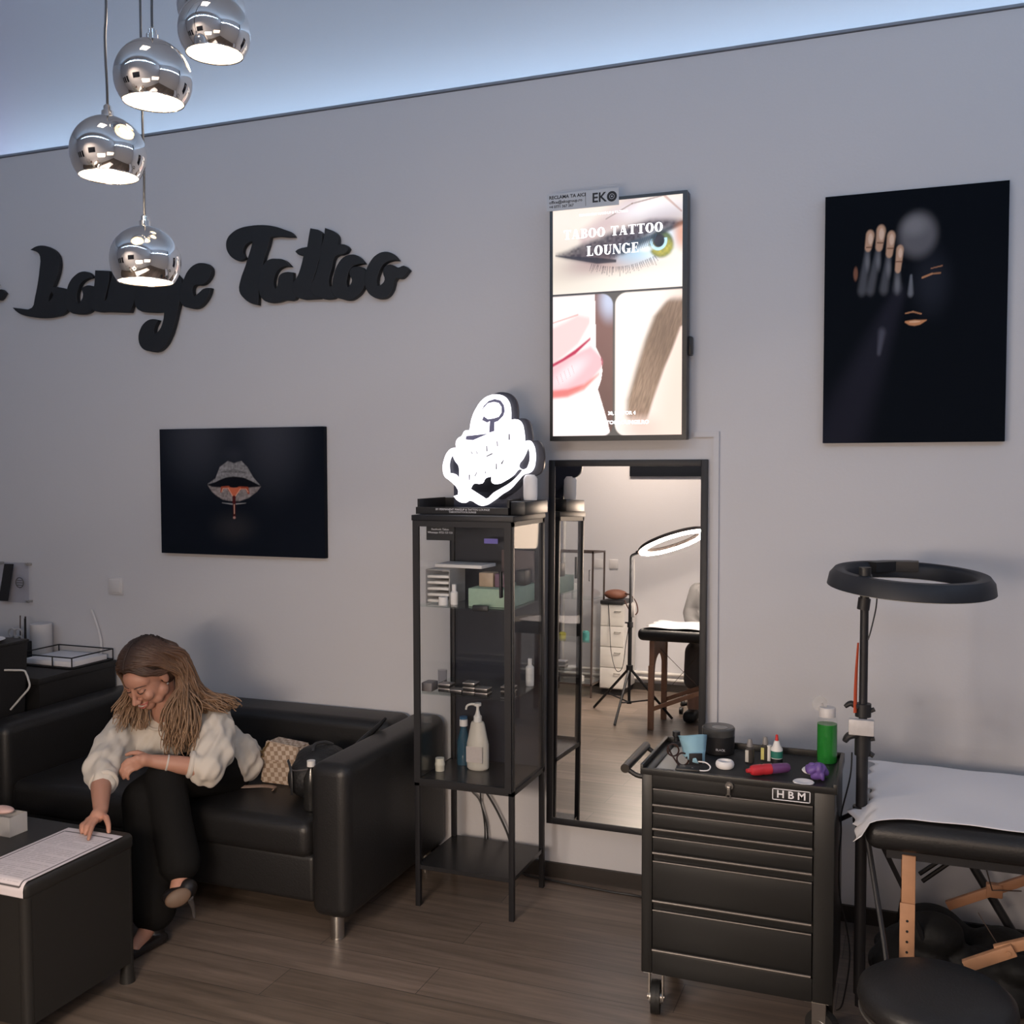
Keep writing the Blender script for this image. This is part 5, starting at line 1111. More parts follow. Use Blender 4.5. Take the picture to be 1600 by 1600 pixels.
# lit ring light on a tripod
lr = thing('lit_ring_light', 'lit ring light on a spread tripod, seen in the wall mirror', 'ring light', (-1.955, -3.52, 0))
lx, ly = -1.955, -3.52
led_m = mat('ring_led', (1, 1, 1), .5, emit=(1, .84, .70), es=250)
tl = (Matrix.Rotation(math.radians(9), 3, 'X') @ Matrix.Rotation(math.radians(-21), 3, 'Y'))
lc = V(lx+.315, ly+.02, 1.355)
b = MB(); ringbody(b, lc, .270, .200, .014, tl); obj('ring_housing', b, mat('ring_brown', (.05, .035, .03), .5), lr, angle=50)
b = MB(); b.torus(lc-tl @ V(0, 0, .018), .235, .020, tl, 64, 10, (1.3, .7)); obj('ring_tube', b, led_m, lr)
b = MB(); b.tube([(lx, ly, 1.17), (lx, ly, 1.225), (lx+.03, ly, 1.245), (lx+.07, ly+.01, 1.258)], .010, 10, sub=3); b.sph((lx+.055, ly, 1.262), .014, 12, 8, (1.6, 1, .8)); obj('ring_mount', b, black_plastic, lr)
b = MB(); b.cyl((lx, ly, .115), (lx, ly, 1.20), .011, seg=14); b.cyl((lx, ly, .37), (lx, ly, .86), .015, seg=14); obj('pole', b, black_metal, lr)
b = MB(); b.cyl((lx, ly, .365), (lx, ly, .405), .026, seg=14); b.cyl((lx, ly, .69), (lx, ly, .73), .022, seg=14); b.cyl((lx-.04, ly, .725), (lx, ly, .72), .006, seg=8); b.cyl((lx, ly, .115), (lx, ly, .135), .02, seg=12); obj('collar', b, black_plastic, lr)
for e in ((-2.312, -3.80), (-1.98, -3.21), (-1.646, -3.62)):
    b = MB(); b.tube([(lx, ly, .385), (e[0], e[1], .010)], .010, 8); obj('leg', b, black_metal, lr)
    m = (V(lx, ly, .385)+(V(e[0], e[1], .01)-V(lx, ly, .385))*.62)
    b = MB(); b.tube([(lx, ly, .125), m], .006, 8); obj('brace', b, black_metal, lr)
bx('dimmer_box', mat('dimmer_clear', (.35, .33, .32), .4), lx+.012, lx+.040, ly+.012, ly+.03, .77, .875, .003, parent=lr)
b = MB(); b.tube([(lx+.028, ly+.02, 1.21), (lx+.03, ly+.02, 1.05), (lx+.027, ly+.02, .87)], .0022, 6, sub=4); obj('white_lead', b, mat('cable_white'), lr)
b = MB(); b.tube([(-2.38, -4.405, .80), (-2.36, -4.39, .62), (-2.32, -4.3, .40), (-2.22, -4.1, .27), (-2.10, -3.85, .33), (-2.02, -3.65, .55), (-1.965, -3.53, .72)], .003, 6, sub=6); tag(obj('trailing_cable', b, black_plastic), 'thin cable looping from the white drawer unit to the lit ring light', 'cable')
# second treatment table
m2 = thing('massage_table', 'treatment table under the lit ring light, seen in the mirror', 'treatment table', (-.9, -3.45, 0))
b = MB(); b.box(-1.81, .10, -3.72, -3.15, .640, .728, .038, 5); obj('padded_top', b, leather, m2, angle=60)
dkwood = mat('table_wood', (.34, .18, .11), .5, vary=.2, vscale=20)
for y in (-3.21, -3.63):
    for x in (-1.71, -.05):
        b = MB(); b.box(x-.018, x+.018, y-.012, y+.012, 0, .64, .002); obj('leg', b, dkwood, m2)
        b = MB(); b.box(x-.022, x+.018, y+.0125, y+.022, .0, .46, .002); obj('leg_extension', b, dkwood, m2)
b = MB(); n = 14
arch = [(-3.22, .33), (-3.22, .64), (-3.62, .64), (-3.62, .33)]+[(-3.42-.16*math.cos(PI*k/n), .40+.13*math.sin(PI*k/n)) for k in range(n+1)]
b.prism(arch, 'x', -1.722, -1.700); obj('end_panel', b, dkwood, m2)
b = MB(); bar(b, (-1.70, -3.20, .15), (-1.05, -3.20, .42), .02, .03); bar(b, (-1.70, -3.63, .15), (-1.05, -3.63, .42), .02, .03); obj('brace', b, dkwood, m2)
b = MB(); b.tube([(-1.70, -3.61, .20), (-1.33, -3.45, .64)], .002, 6); obj('tension_cable', b, mat('cord_steel'), m2)
b = MB(); b.tube([(-1.66, -3.25, .58), (-1.38, -3.55, .22)], .002, 6); obj('tension_cable', b, mat('cord_steel'), m2)
b = MB(); g = []
for i in range(60):
    col = []
    for j in range(30):
        u, v = i/59, j/29; x = -1.76+u*1.7; y = -3.70+v*.53
        z = .7315+.012*abs(math.sin(x*7+y*5))*math.exp(-((y+3.4)/.2)**2)+.004*math.sin(x*23+y*9)+.004; col.append(b.b.verts.new((x+.01*math.sin(y*40), y, z)))
    g.append(col)
for i in range(59):
    for j in range(29): b.b.faces.new((g[i][j], g[i+1][j], g[i+1][j+1], g[i][j+1]))
o = obj('paper_cover', b, paper_m, None, angle=120); o.modifiers.new('s', 'SOLIDIFY').thickness = .0015; tag(o, 'bright white paper cover under the lit ring light, seen in the mirror', 'paper cover')
# seated person in grey
pg = MB()
px_, py_ = -1.385, -4.03
chain(pg, [(px_, py_, .50), (px_, py_+.02, .72), (px_-.01, py_+.05, .92)], [.13, .135, .13])
chain(pg, [(px_-.02, py_+.05, .93), (px_-.02, py_+.06, 1.02), (px_-.02, py_+.08, 1.08)], [.10, .055, .05])
pg.sph((px_-.02, py_+.11, 1.19), .085, 20, 14, (.85, 1, 1.25)); pg.sph((px_-.02, py_+.20, 1.17), .015, 12, 8)
for s in (-1, 1):
    chain(pg, [(px_+.15*s, py_+.04, .93), (px_+.19*s, py_+.06, .78), (px_+.16*s, py_+.18, .70), (px_+.10*s, py_+.30, .675)], [.062, .05, .042, .028])
    chain(pg, [(px_+.09*s, py_, .50), (px_+.11*s, py_+.30, .50), (px_+.12*s, py_+.33, .10)], [.085, .07, .045])
    chain(pg, [(px_+.12*s, py_+.31, .045), (px_+.12*s, py_+.44, .04)], [.042, .032])
pb2 = fuse('person', pg, mat('skin_seated', (.42, .24, .17), .5), .012, 3)
tag(pb2, 'person in a grey jacket seated behind the far treatment table, seen in the mirror', 'person')
jk = MB(); chain(jk, [(px_, py_, .56), (px_, py_+.02, .72), (px_-.01, py_+.05, .92)], [.15, .155, .14])
for s in (-1, 1): chain(jk, [(px_+.15*s, py_+.04, .945), (px_+.20*s, py_+.06, .78), (px_+.17*s, py_+.17, .715), (px_+.11*s, py_+.27, .69)], [.073, .064, .055, .04])
fuse('grey_jacket', jk, mat('jacket_grey', (.028, .027, .028), .85, bump=.6, bscale=12), .012, 3, pb2)
tr2 = MB()
for s in (-1, 1):
    chain(tr2, [(px_+.07*s, py_-.02, .52), (px_+.11*s, py_+.30, .505), (px_+.12*s, py_+.33, .30)], [.10, .085, .075])
fuse('trousers', tr2, mat('trouser_light', (.12, .11, .105), .8), .012, 3, pb2)
b = MB(); b.sph((px_-.02, py_+.09, 1.215), .097, 20, 14, (.88, 1, 1.15)); obj('hair', b, mat('hair_dark', (.03, .02, .015), .6), pb2)
b = MB()
for s in (-1, 1): b.box(px_+.12*s-.048, px_+.12*s+.048, py_+.26, py_+.50, .004, .085, .03, 3)
obj('shoes', b, black_plastic, pb2)
ch = thing('office_chair', 'wheeled office chair under the person in grey, seen in the mirror', 'chair', (-1.42, -4.08, 0))
b = MB(); b.box(-1.61, -1.17, -4.28, -3.86, .40, .46, .03, 3); obj('seat', b, black_plastic, ch)
b = MB(); b.cyl((-1.42, -4.08, .09), (-1.42, -4.08, .40), .025, seg=14); obj('column', b, black_plastic, ch)
for k in range(5):
    a = 2*PI*k/5+3.6; e = V(-1.42+.30*math.cos(a), -4.08+.30*math.sin(a), .075)
    b = MB(); b.tube([(-1.42, -4.08, .10), e], [.022, .014], 8); lg = obj('leg', b, black_plastic, ch)
    b = MB(); b.cyl(e-V(.012, 0, .047), e+V(.012, 0, -.047), .027, seg=16); obj('caster', b, black_plastic, lg)
# white drawer unit, bag, case, thin glass cabinet
du = thing('drawer_unit', 'white drawer unit with a brown bag on top, seen in the mirror', 'drawer unit', (-2.38, -4.62, 0))
wl = mat('white_lacquer', (.70, .67, .63), .45)
bx('body', wl, -2.45, -2.24, -4.81, -4.42, .055, .775, .003, parent=du)
bx('plinth', black_plastic, -2.43, -2.26, -4.80, -4.44, .0, .055, parent=du)
for k in range(4):
    d = bx('drawer', wl, -2.445, -2.245, -4.42, -4.410, .065+.176*k, .065+.176*k+.170, .002, parent=du)
    b = MB(); b.tube([(-2.32, -4.41, .19+.176*k), (-2.315, -4.393, .19+.176*k), (-2.275, -4.393, .19+.176*k), (-2.27, -4.41, .19+.176*k)], .004, 8, sub=3); obj('drawer_handle', b, steel, d)
tag(bx('black_folder', black_plastic, -2.45, -2.25, -4.76, -4.40, .7765, .806, .004), 'flat black case under the brown bag, seen in the mirror', 'case')
sb = thing('shoulder_bag', 'brown leather bag with strap on the white drawer unit, in the mirror', 'bag', (-2.38, -4.52, .807))
brown = mat('brown_leather', (.17, .065, .04), .5, vary=.2, vscale=20)
b = MB(); b.sph((-2.345, -4.52, .853), .044, 24, 14, (2.35, 1.8, 1.0)); b.sph((-2.34, -4.50, .843), .036, 20, 12, (2.4, 1.6, .9)); fuse('bag_body', b, brown, .007, 3, sb)
b = MB(); b.tube([(-2.25, -4.48, .865), (-2.19, -4.44, .855), (-2.14, -4.42, .80), (-2.12, -4.40, .73), (-2.145, -4.39, .70), (-2.19, -4.385, .74), (-2.235, -4.39, .82)], .010, 8, sub=6, flat=.5); obj('bag_strap', b, mat('strap_dark_brown', (.09, .04, .03), .5), sb)
g2 = thing('glass_display_cabinet', 'thin framed glass cabinet beside the white drawers, seen in the mirror', 'cabinet', (-2.67, -4.38, 0))
fr = mat('frame_bronze', (.12, .09, .08), .4, .5)
b = MB(); ax0, ax1, ay0, ay1 = -2.875, -2.46, -4.58, -4.22
for x in (ax0, ax1-.014):
    for y in (ay0, ay1-.014): b.box(x, x+.014, y, y+.014, 0, 1.225)
for z in (.10, 1.211):
    b.box(ax0, ax1, ay0, ay0+.014, z, z+.014); b.box(ax0, ax1, ay1-.014, ay1, z, z+.014); b.box(ax0, ax0+.014, ay0, ay1, z, z+.014); b.box(ax1-.014, ax1, ay0, ay1, z, z+.014)
obj('cabinet_frame', b, fr, g2)
for z in (.11, .46, .82): bx('glass_shelf', darkglass, ax0+.01, ax1-.01, ay0+.01, ay1-.01, z, z+.004, parent=g2)
bx('side_glass', clear, ax1-.008, ax1-.005, ay0+.014, ay1-.014, .12, 1.21, parent=g2); bx('front_glass', clear, ax0+.014, ax1-.014, ay1-.008, ay1-.005, .12, 1.21, parent=g2)
b = MB(); b.tube([(ax1-.03, ay1, .98), (ax1-.03, ay1+.022, .98), (ax1-.03, ay1+.022, 1.07), (ax1-.03, ay1, 1.07)], .003, 6); obj('door_handle', b, black_plastic, g2)
for k, (x, c, h, l, zz) in enumerate(((-2.77, (.55, .5, .1), .06, 'yellow', .4645), (-2.66, (.7, .7, .68), .12, 'white', .8245), (-2.56, (.10, .35, .33), .08, 'teal', .4645), (-2.60, (.75, .73, .70), .05, 'low pale', .1145))):
    b = MB(); b.lathe([(0, 0), (.03, 0), (.032, h*.8), (.02, h), (0, h)], (x, -4.36, zz)); tag(obj('storage_jar', b, mat('jar_'+l, c, .5)), l+' jar in the thin glass cabinet seen in the mirror', 'jar')
for i, x in enumerate((-2.592, -2.452)):
    tag(bx('wall_switch', wall_plate, x-.04, x+.04, YF, YF+.010, 1.058, 1.138, .003), ('left' if i == 0 else 'right')+' white wall plate of the pair seen in the mirror', 'switch')
tag(bx('wall_canvas', canvas_m, -2.315, -1.35, YF, YF+.025, 1.880, 2.50, .002), 'black canvas on the opposite wall at the mirror top', 'picture')
for k, z in enumerate((.155, .105)):
    b = MB(); b.cyl((-3.6, YF+.032, z), (2.4, YF+.032, z), .014, seg=14); tag(obj('heating_pipe', b, wl), ('upper' if k == 0 else 'lower')+' white heating pipe above the skirting, in the mirror', 'pipe')
b = MB(); b.cyl((-2.905, YF+.05, .17), (-2.905, YF+.05, ZC-.01), .014, seg=14); b.cyl((-2.905, YF+.05, 1.80), (-2.905, YF+.05, 1.83), .019, seg=14); tag(obj('riser_pipe', b, wl), 'vertical white pipe at the upper left of the mirror view', 'pipe')
slab('trim_2', wall_m, -3.05, -2.975, YF, YF+.06, .0, ZC)
# pictures only glimpsed in the chrome balls
for i, (x, z) in enumerate(((-4.9, 1.5), (-4.2, 1.5), (-3.5, 1.5))):
    tag(bx('wall_canvas', canvas_m, x-.22, x+.22, YF, YF+.025, z, z+.8, .002), ('first', 'second', 'third')[i]+' dark picture from the left on the wall opposite, glimpsed in the lamp balls', 'picture')
# ================================================================ THE SEATED WOMAN
skin = mat('skin', (.46, .235, .165), .48)
skin.node_tree.nodes['Principled BSDF'].inputs['Subsurface Weight'].default_value = .12
skin.node_tree.nodes['Principled BSDF'].inputs['Subsurface Radius'].default_value = (.02, .008, .004)
Hc = V(-2.694, -.950, .950)
Ff = V(-.05, -.80, -.60).normalized(); Ss = V(1, -.03, .02); Ss = (Ss-Ff*Ss.dot(Ff)).normalized(); Uu = Ss.cross(Ff)*-1
if Uu.z < 0: Uu = -Uu
def L(s, f, u): return Hc+Ss*s+Ff*f+Uu*u
HR = Matrix((Ss, Ff, Uu)).transposed()
sk = MB()
sk.sph(L(0, -.018, .030), .001, 24, 16, (74, 92, 84), HR)
sk.sph(L(0, .030, -.022), .001, 24, 16, (60, 60, 84), HR)
sk.sph(L(0, .045, .030), .001, 20, 12, (58, 45, 45), HR)
sk.sph(L(0, .062, -.090), .024, 14, 10)
for s in (-1, 1):
    sk.sph(L(.034*s, .040, -.072), .026, 14, 10); sk.sph(L(.045*s, .015, -.055), .030, 14, 10)
    sk.sph(L(.035*s, .066, -.030), .023, 14, 10)
    sk.sph(L(.026*s, .082, .020), .0105, 12, 8, (1.6, 1, .7), HR)
    sk.sph(L(.0105*s, .101, -.040), .0095, 12, 8)
    sk.sph(L(.029*s, .0775, .002), .0135, 12, 8)
    sk.sph(L(.073*s, -.008, -.008), .001, 14, 10, (9, 17, 29), HR)
chain(sk, [L(0, .086, .012), L(0, .101, -.018), L(0, .112, -.036)], [.008, .009, .0105], 12)
sk.sph(L(0, .086, -.070), .001, 14, 10, (25, 12, 13), HR)
neck0 = V(-2.690, -.860, .795)
chain(sk, [L(0, -.035, -.055), (neck0+L(0, -.03, -.07))/2, neck0, (-2.690, -.80, .755)], [.052, .050, .055, .07])
shL, shR = V(-2.560, -.735, .735), V(-2.845, -.885, .735)
chain(sk, [(-2.69, -.80, .735), (-2.675, -.70, .64), (-2.66, -.60, .52)], [.10, .105, .115])
chain(sk, [(-2.69, -.80, .74), shL], [.07, .055]); chain(sk, [(-2.69, -.82, .74), shR], [.07, .055])
elR, wrR = V(-2.745, -1.145, .635), V(-2.572, -1.335, .565)
elL, wrL = V(-2.445, -.935, .612), V(-2.594, -1.060, .660)
chain(sk, [shR, elR, (elR+wrR)/2, wrR], [.045, .038, .035, .0245])
chain(sk, [shL, elL, (elL+wrL)/2, wrL], [.045, .038, .033, .0235])
# right hand pointing at the form
def finger(pts, r0, r1):
    n = len(pts); chain(sk, pts, [r0+(r1-r0)*i/(n-1) for i in range(n)], 12)
chain(sk, [wrR, (-2.560, -1.365, .556)], [.0235, .024])
for k, (p, q) in enumerate((((-2.566, -1.352, .556), (-2.546, -1.392, .548)), ((-2.568, -1.352, .556), (-2.560, -1.392, .547)), ((-2.570, -1.350, .555), (-2.574, -1.388, .545)), ((-2.572, -1.348, .553), (-2.585, -1.380, .542)))):
    chain(sk, [p, q], [.016, .0125], 12)
finger([(-2.546, -1.392, .548), (-2.527, -1.425, .540), (-2.512, -1.450, .527), (-2.502, -1.466, .5185)], .0095, .0065)
finger([(-2.560, -1.392, .547), (-2.549, -1.425, .541), (-2.541, -1.438, .524), (-2.547, -1.425, .519)], .0095, .0070)
finger([(-2.574, -1.388, .545), (-2.570, -1.420, .539), (-2.564, -1.430, .523), (-2.569, -1.415, .519)], .0092, .0068)
finger([(-2.585, -1.380, .542), (-2.588, -1.407, .536), (-2.583, -1.415, .523), (-2.586, -1.402, .519)], .0082, .0062)
finger([(-2.553, -1.352, .556), (-2.520, -1.366, .556), (-2.494, -1.384, .542), (-2.480, -1.398, .524)], .0125, .0075)
# left hand resting over the knee
chain(sk, [wrL, (-2.606, -1.082, .668)], [.0235, .024])
for p in ((-2.622, -1.100, .678), (-2.628, -1.104, .666), (-2.630, -1.104, .654), (-2.626, -1.100, .642)):
    chain(sk, [(-2.602, -1.075, .664), p], [.018, .0125], 12)
finger([(-2.622, -1.100, .678), (-2.648, -1.118, .672), (-2.664, -1.126, .654), (-2.668, -1.122, .640)], .0092, .0066)
finger([(-2.628, -1.104, .666), (-2.654, -1.124, .655), (-2.668, -1.132, .634), (-2.670, -1.128, .618)], .0092, .0066)
finger([(-2.630, -1.104, .654), (-2.650, -1.124, .640), (-2.660, -1.130, .620), (-2.660, -1.126, .606)], .0092, .0066)
finger([(-2.626, -1.100, .642), (-2.638, -1.120, .630), (-2.644, -1.126, .615), (-2.644, -1.120, .604)], .0082, .006)
finger([(-2.606, -1.070, .678), (-2.636, -1.078, .690), (-2.656, -1.088, .690), (-2.672, -1.096, .684)], .012, .0072)
# legs and feet
hipL, hipR = V(-2.600, -.60, .505), V(-2.725, -.62, .505)
knL, anL = V(-2.580, -1.000, .575), V(-2.452, -1.075, .250)
knR, anR = V(-2.655, -1.030, .500), V(-2.562, -1.100, .095)
chain(sk, [hipL, knL, (knL+anL)/2, anL], [.085, .055, .052, .035]); chain(sk, [hipR, knR, (knR+anR)/2, anR], [.085, .055, .052, .035])
chain(sk, [anL, (-2.440, -1.110, .222)], [.033, .028]); chain(sk, [anR, (-2.560, -1.150, .050), (-2.545, -1.215, .030)], [.033, .028, .022])
woman = fuse('person', sk, skin, .0040, 3)
tag(woman, 'smiling woman in a white blouse and black trousers leaning over the coffee table', 'person')
bvh = BVHTree.FromPolygons([v.co+woman.location for v in woman.data.vertices], [p.vertices for p in woman.data.polygons])
def surf(s, u, off=.0008):
    o = L(s, .25, u); h = bvh.ray_cast(o, -Ff)
    return (h[0]+Ff*off) if h[0] is not None else L(s, .09, u)
def stroke(name, pts, r, m, parent, flat=1.0, sub=5, off=.0008):
    b = MB(); b.tube([surf(s, u, off) for s, u in pts], r, 8, sub=sub, flat=flat); return obj(name, b, m, parent)
brow = mat('brow_brown', (.10, .05, .035), .7); lash = mat('lash_dark', (.035, .018, .014), .6); lipm = mat('lip_rose', (.40, .12, .10), .4)
for s in (-1, 1):
    stroke('eyebrow', [(.014*s, .020), (.026*s, .026), (.040*s, .025), (.050*s, .017)], [.0022, .0032, .0028, .0014], brow, woman)
    stroke('eyelashes', [(.015*s, .000), (.024*s, -.003), (.034*s, -.003), (.043*s, .002)], [.0014, .0026, .0028, .0016], lash, woman)
    stroke('eyelid_crease', [(.016*s, .006), (.027*s, .008), (.041*s, .007)], [.0008, .0014, .0009], mat('crease', (.26, .11, .08), .6), woman)
stroke('upper_lip', [(-.027, -.058), (-.014, -.062), (-.004, -.060), (.004, -.060), (.014, -.062), (.027, -.058)], [.0014, .0030, .0034, .0034, .0030, .0014], lipm, woman)
stroke('lower_lip', [(-.025, -.060), (-.014, -.073), (0, -.077), (.014, -.073), (.025, -.060)], [.0012, .0034, .0042, .0034, .0012], lipm, woman)
stroke('teeth', [(-.020, -.0625), (-.010, -.066), (0, -.0675), (.010, -.066), (.020, -.0625)], [.0016, .0030, .0034, .0030, .0016], mat('teeth', (.50, .42, .38), .3), woman)
for s in (-1, 1): stroke('smile_line', [(.020*s, -.038), (.031*s, -.048), (.034*s, -.060)], [.0007, .0012, .0006], mat('crease'), woman)
b = MB(); b.sph(L(.079, .002, -.036), .005, 10, 8); obj('earring', b, steel, woman)
# blouse
bl_m = mat('cream_blouse', (.60, .545, .48), .85, sheen=.2)
bb_ = MB()
chain(bb_, [(-2.690, -.79, .715), (-2.69, -.74, .655), (-2.665, -.63, .575)], [.115, .122, .128])
bb_.sph((-2.700, -.855, .690), .001, 24, 16, (140, 75, 80), Matrix.Rotation(.45, 3, 'Z'))
bb_.sph((-2.655, -.875, .655), .001, 20, 14, (62, 48, 48)); bb_.sph((-2.745, -.905, .655), .001, 20, 14, (62, 48, 48))
chain(bb_, [(-2.69, -.78, .735), shL, ], [.075, .070]); chain(bb_, [(-2.69, -.82, .735), shR], [.075, .068])
cuR = V(-2.680, -1.205, .612); cuL = V(-2.487, -.970, .630)
chain(bb_, [shR, (-2.825, -.96, .700), (-2.790, -1.06, .655), elR+V(0, 0, 0), cuR], [.068, .072, .070, .062, .046])
chain(bb_, [shL, (-2.515, -.79, .700), (-2.470, -.86, .645), elL+V(.0, .01, -.004), (-2.470, -.950, .622)], [.070, .078, .080, .064, .048])
chain(bb_, [(-2.64, -.61, .560), (-2.570, -.585, .540), (-2.525, -.565, .515)], [.128, .105, .062])
def folds(me):
    n = len(me.vertices); co = np.empty(n*3, 'f'); no = np.empty(n*3, 'f'); me.vertices.foreach_get('co', co); me.vertices.foreach_get('normal', no)
    co = co.reshape(-1, 3); no = no.reshape(-1, 3); x, y, z = co.T
    d = .0042*np.sin(75*x+38*z+3*np.sin(30*y))+.0034*np.sin(58*z-70*y+2*np.sin(45*x))+.002*np.sin(140*x-90*z+60*y)
    co += no*d[:, None]; me.vertices.foreach_set('co', co.ravel()); me.update()
blouse = fuse('blouse', bb_, bl_m, .0060, 3, woman, folds)
b = MB(); b.torus(cuR, .040, .0115, (wrR-elR).to_track_quat('Z', 'Y').to_matrix(), 32, 10); obj('cuff', b, bl_m, blouse)
b = MB(); b.torus(V(-2.490, -.962, .630), .040, .0115, (wrL-elL).to_track_quat('Z', 'Y').to_matrix(), 32, 10); obj('cuff', b, bl_m, blouse)
b = MB(); b.torus(neck0+V(0, -.012, -.022), .066, .0055, Euler((.62, 0, .1)).to_matrix(), 36, 8); obj('collar', b, bl_m, blouse)
b = MB(); b.torus(wrL+(elL-wrL)*.30, .0275, .004, (wrL-elL).to_track_quat('Z', 'Y').to_matrix(), 24, 8); obj('bracelet', b, mat('pale_band', (.6, .55, .5), .3), woman)
bvb = BVHTree.FromPolygons([v.co+V(wloc(blouse)) for v in blouse.data.vertices], [p.vertices for p in blouse.data.polygons])
b = MB(); pts = []
for k in range(9):
    t_ = k/8; tgt = V(-2.688, -.86, .745)*(1-t_)+V(-2.670, -.86, .640)*t_
    h = bvb.ray_cast(tgt+V(.25, -.5, .1), -V(.25, -.5, .1).normalized()); pts.append((h[0] if h[0] is not None else tgt)+V(.001, -.002, 0))
b.tube(pts, .0045, 8, flat=.5, sub=3); obj('placket', b, bl_m, blouse)
# trousers
tm_ = MB()
chain(tm_, [(-2.66, -.585, .515), hipL], [.135, .105]); chain(tm_, [(-2.66, -.60, .515), hipR], [.13, .10])
chain(tm_, [hipL, (hipL+knL)/2, knL, (knL*.55+anL*.45), anL+V(-.02, .02, .045)], [.108, .092, .076, .072, .074])
chain(tm_, [hipR, (hipR+knR)/2, knR, (knR*.5+anR*.5), anR+V(0, .005, .03)], [.108, .092, .080, .078, .082])
chain(tm_, [(-2.69, -.95, .50), (-2.62, -1.02, .42), (-2.58, -1.04, .30)], [.07, .07, .06])
for v in tm_.b.verts: v.co.z = max(.022, v.co.z)
fuse('trousers', tm_, mat('trouser_black', (.007, .0067, .0067), .85, spec=.2), .008, 4, woman)
# shoes
shoe_m = mat('shoe_black', (.012, .010, .010), .35); sole_m = mat('sole_tan', (.12, .075, .05), .55)
vd = V(.60, -.76, .25).normalized(); R_ = vd.to_track_quat('Z', 'Y').to_matrix()
sc_ = V(-2.425, -1.125, .202)
b = MB(); b.sph(sc_, .001, 20, 14, (58, 36, 40), R_); b.sph(sc_+V(.015, .035, .02), .034, 16, 10); sh_ = fuse('high_heel', b, shoe_m, .004, 2, woman)
b = MB(); b.sph(sc_+vd*.034, .001, 24, 12, (46, 30, 10), R_ @ Matrix.Rotation(.35, 3, 'Z')); obj('sole', b, sole_m, sh_)
b = MB(); b.tube([sc_+V(.035, .02, -.005)+vd*.02, sc_+V(.040, .03, -.045)+vd*.01, sc_+V(.045, .03, -.082)], [.013, .007, .005], 10, sub=3); obj('heel', b, mat('heel_grey', (.06, .055, .055), .3), sh_)
b = MB(); b.box(-2.600, -2.515, -1.285, -1.07, .001, .040, .018, 3, rz=-.12); b.sph((-2.556, -1.10, .045), .036, 14, 10, (1, 1.1, 1)); b2_ = fuse('high_heel', b, shoe_m, .005, 3, woman)
# hair
hair_m = mat('hair_ombre', rough=.5, attr='base', vary=.4, vscale=120)
root, mid, tip = lin('#2e211b'), lin('#5e4536'), lin('#96795f')
hm = MB(); tvals = []
def addt(mb, n0, t):
    mb.b.verts.ensure_lookup_table()
    while len(tvals) < len(mb.b.verts): tvals.append(t)
# scalp volume
vs = hm.sph(L(0, -.036, .043), .001, 40, 28, (82, 93, 86), HR); addt(hm, 0, .0)
vs = hm.sph(L(0, -.050, -.01), .001, 32, 20, (80, 72, 80), HR); addt(hm, 0, .12)
hr = random.Random(11)
def lock(pts, r0, r1, t0=0, t1=1, wav=.008):
    pts = [V(p) for p in pts]; cp, _ = catmull(pts, [1]*len(pts), 5)
    ph, fq = hr.uniform(0, 6), hr.uniform(2.2, 3.6); ph2 = hr.uniform(0, 6); n = len(cp); out = []
    for i, p in enumerate(cp):
        t = i/(n-1); out.append(p+V(math.sin(ph+fq*2*PI*t*.7), math.cos(ph2+fq*2*PI*t*.7), .3*math.sin(ph2+5*t))*wav*t)
    rs = [r0*(1-t)**.6+r1 for t in [i/(n-1) for i in range(n)]]
    rings = hm.tube(out, rs, 6, flat=.7)
    for i, ring in enumerate(rings):
        for _ in ring: tvals.append(t0+(t1-t0)*i/(n-1))
J_ = lambda a: hr.uniform(-a, a)
def Ep(side, f0, a, g=1.0):
    """point on the hair dome: f0 along the head, a = angle from the parting"""
    k = math.sqrt(max(.05, 1-((f0+.026)/.104)**2)); a = math.radians(a)
    return L(-.012+side*.088*g*k*math.sin(a), f0, .040+.094*g*k*math.cos(a))
for k in range(240):   # her right side, falling past the cheek
    f0 = hr.uniform(-.09, .062)
    e = V(-2.770+J_(.030), -.985+J_(.05), .79+J_(.05)) if hr.random() < .7 else V(-2.715+J_(.02), -.965+J_(.03), .755+J_(.02))
    lock([Ep(-1, f0, 2), Ep(-1, f0-.004, 30), Ep(-1, f0-.010, 62, 1.02), Ep(-1, f0*.9-.014, 92, 1.05), L(-.094+J_(.01), f0*.7-.015, -.065)*.6+(e+V(0, 0, .08))*.4, e], .0046, .0014, wav=.011)
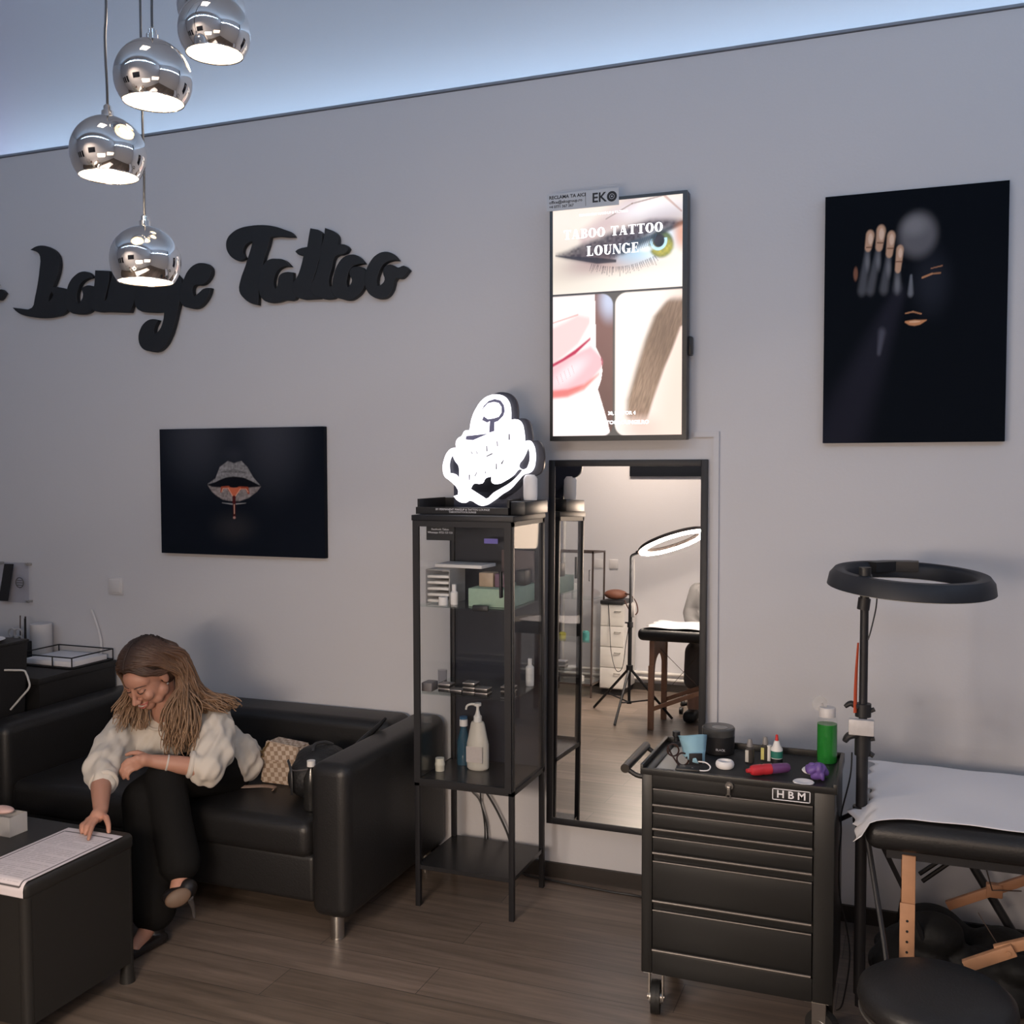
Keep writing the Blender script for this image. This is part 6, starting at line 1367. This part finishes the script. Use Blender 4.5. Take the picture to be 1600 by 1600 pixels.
for k in range(260):   # her left side, behind the ear and in front of the shoulder
    f0 = hr.uniform(-.09, .060)
    e = V(-2.570+J_(.055), -.925+J_(.045), .705+J_(.060))
    lock([Ep(1, f0, -2), Ep(1, f0-.008, 30), Ep(1, f0*.8-.025, 60, 1.02), Ep(1, f0*.45-.042, 90, 1.05), L(.092+J_(.010), -.055+J_(.015), -.065), e+V(.0, .01, .08), e], .0046, .0014, wav=.012)
for k in range(300):   # back hair lying over the left shoulder
    f0 = hr.uniform(-.12, -.03)
    e = V(-2.525+J_(.055), -.740+J_(.055), .798+J_(.020))
    lock([Ep(1, f0, -15+J_(20)), Ep(1, f0-.004, 35), Ep(1, max(-.118, f0-.02), 65, 1.04), L(.085+J_(.02), -.100+J_(.02), -.005), V(-2.580+J_(.03), -.825+J_(.03), .868+J_(.02)), e+V(-.02, -.02, .022), e], .0048, .0014, wav=.013)
for k in range(70):   # hair tucked over the left temple
    f0 = hr.uniform(.030, .068); e = L(.088+J_(.008), -.060+J_(.012), -.045+J_(.02))
    lock([Ep(1, f0, -6), Ep(1, f0-.006, 28), L(.066, f0*.75, .062+J_(.006)), L(.080, .005+J_(.01), .030+J_(.008)), L(.088, -.030, .002), e], .0042, .0014, 0, .45, wav=.004)
for k in range(40):   # and over the right temple
    f0 = hr.uniform(.040, .068); lock([Ep(-1, f0, 4), Ep(-1, f0-.004, 30), L(-.066, f0*.8, .055), L(-.082, f0*.55, .0), L(-.086, .02, -.07)], .0042, .0014, 0, .6, wav=.005)
for k in range(50):
    e = V(-2.70+J_(.06), -.80+J_(.03), .83+J_(.02)); s0 = hr.choice((-1, 1)); f0 = -.105+J_(.015); lock([Ep(s0, f0, abs(J_(70))), L(J_(.07), -.125, .03), L(J_(.07), -.125, -.04), e], .008, .004, 0, .6)
me = bpy.data.meshes.new('hair'); hm.b.to_mesh(me); hm.b.free()
a = me.attributes.new('Col', 'FLOAT_COLOR', 'POINT'); T_ = np.array(tvals)[:, None]
c_ = np.where(T_ < .45, root+(mid-root)*(T_/.45), mid+(tip-mid)*((T_-.45)/.55))
a.data.foreach_set('color', np.concatenate([c_, np.ones_like(T_)], 1).astype('f').ravel())
me.polygons.foreach_set('use_smooth', [True]*len(me.polygons))
link_mesh('hair', me, hair_m, woman)
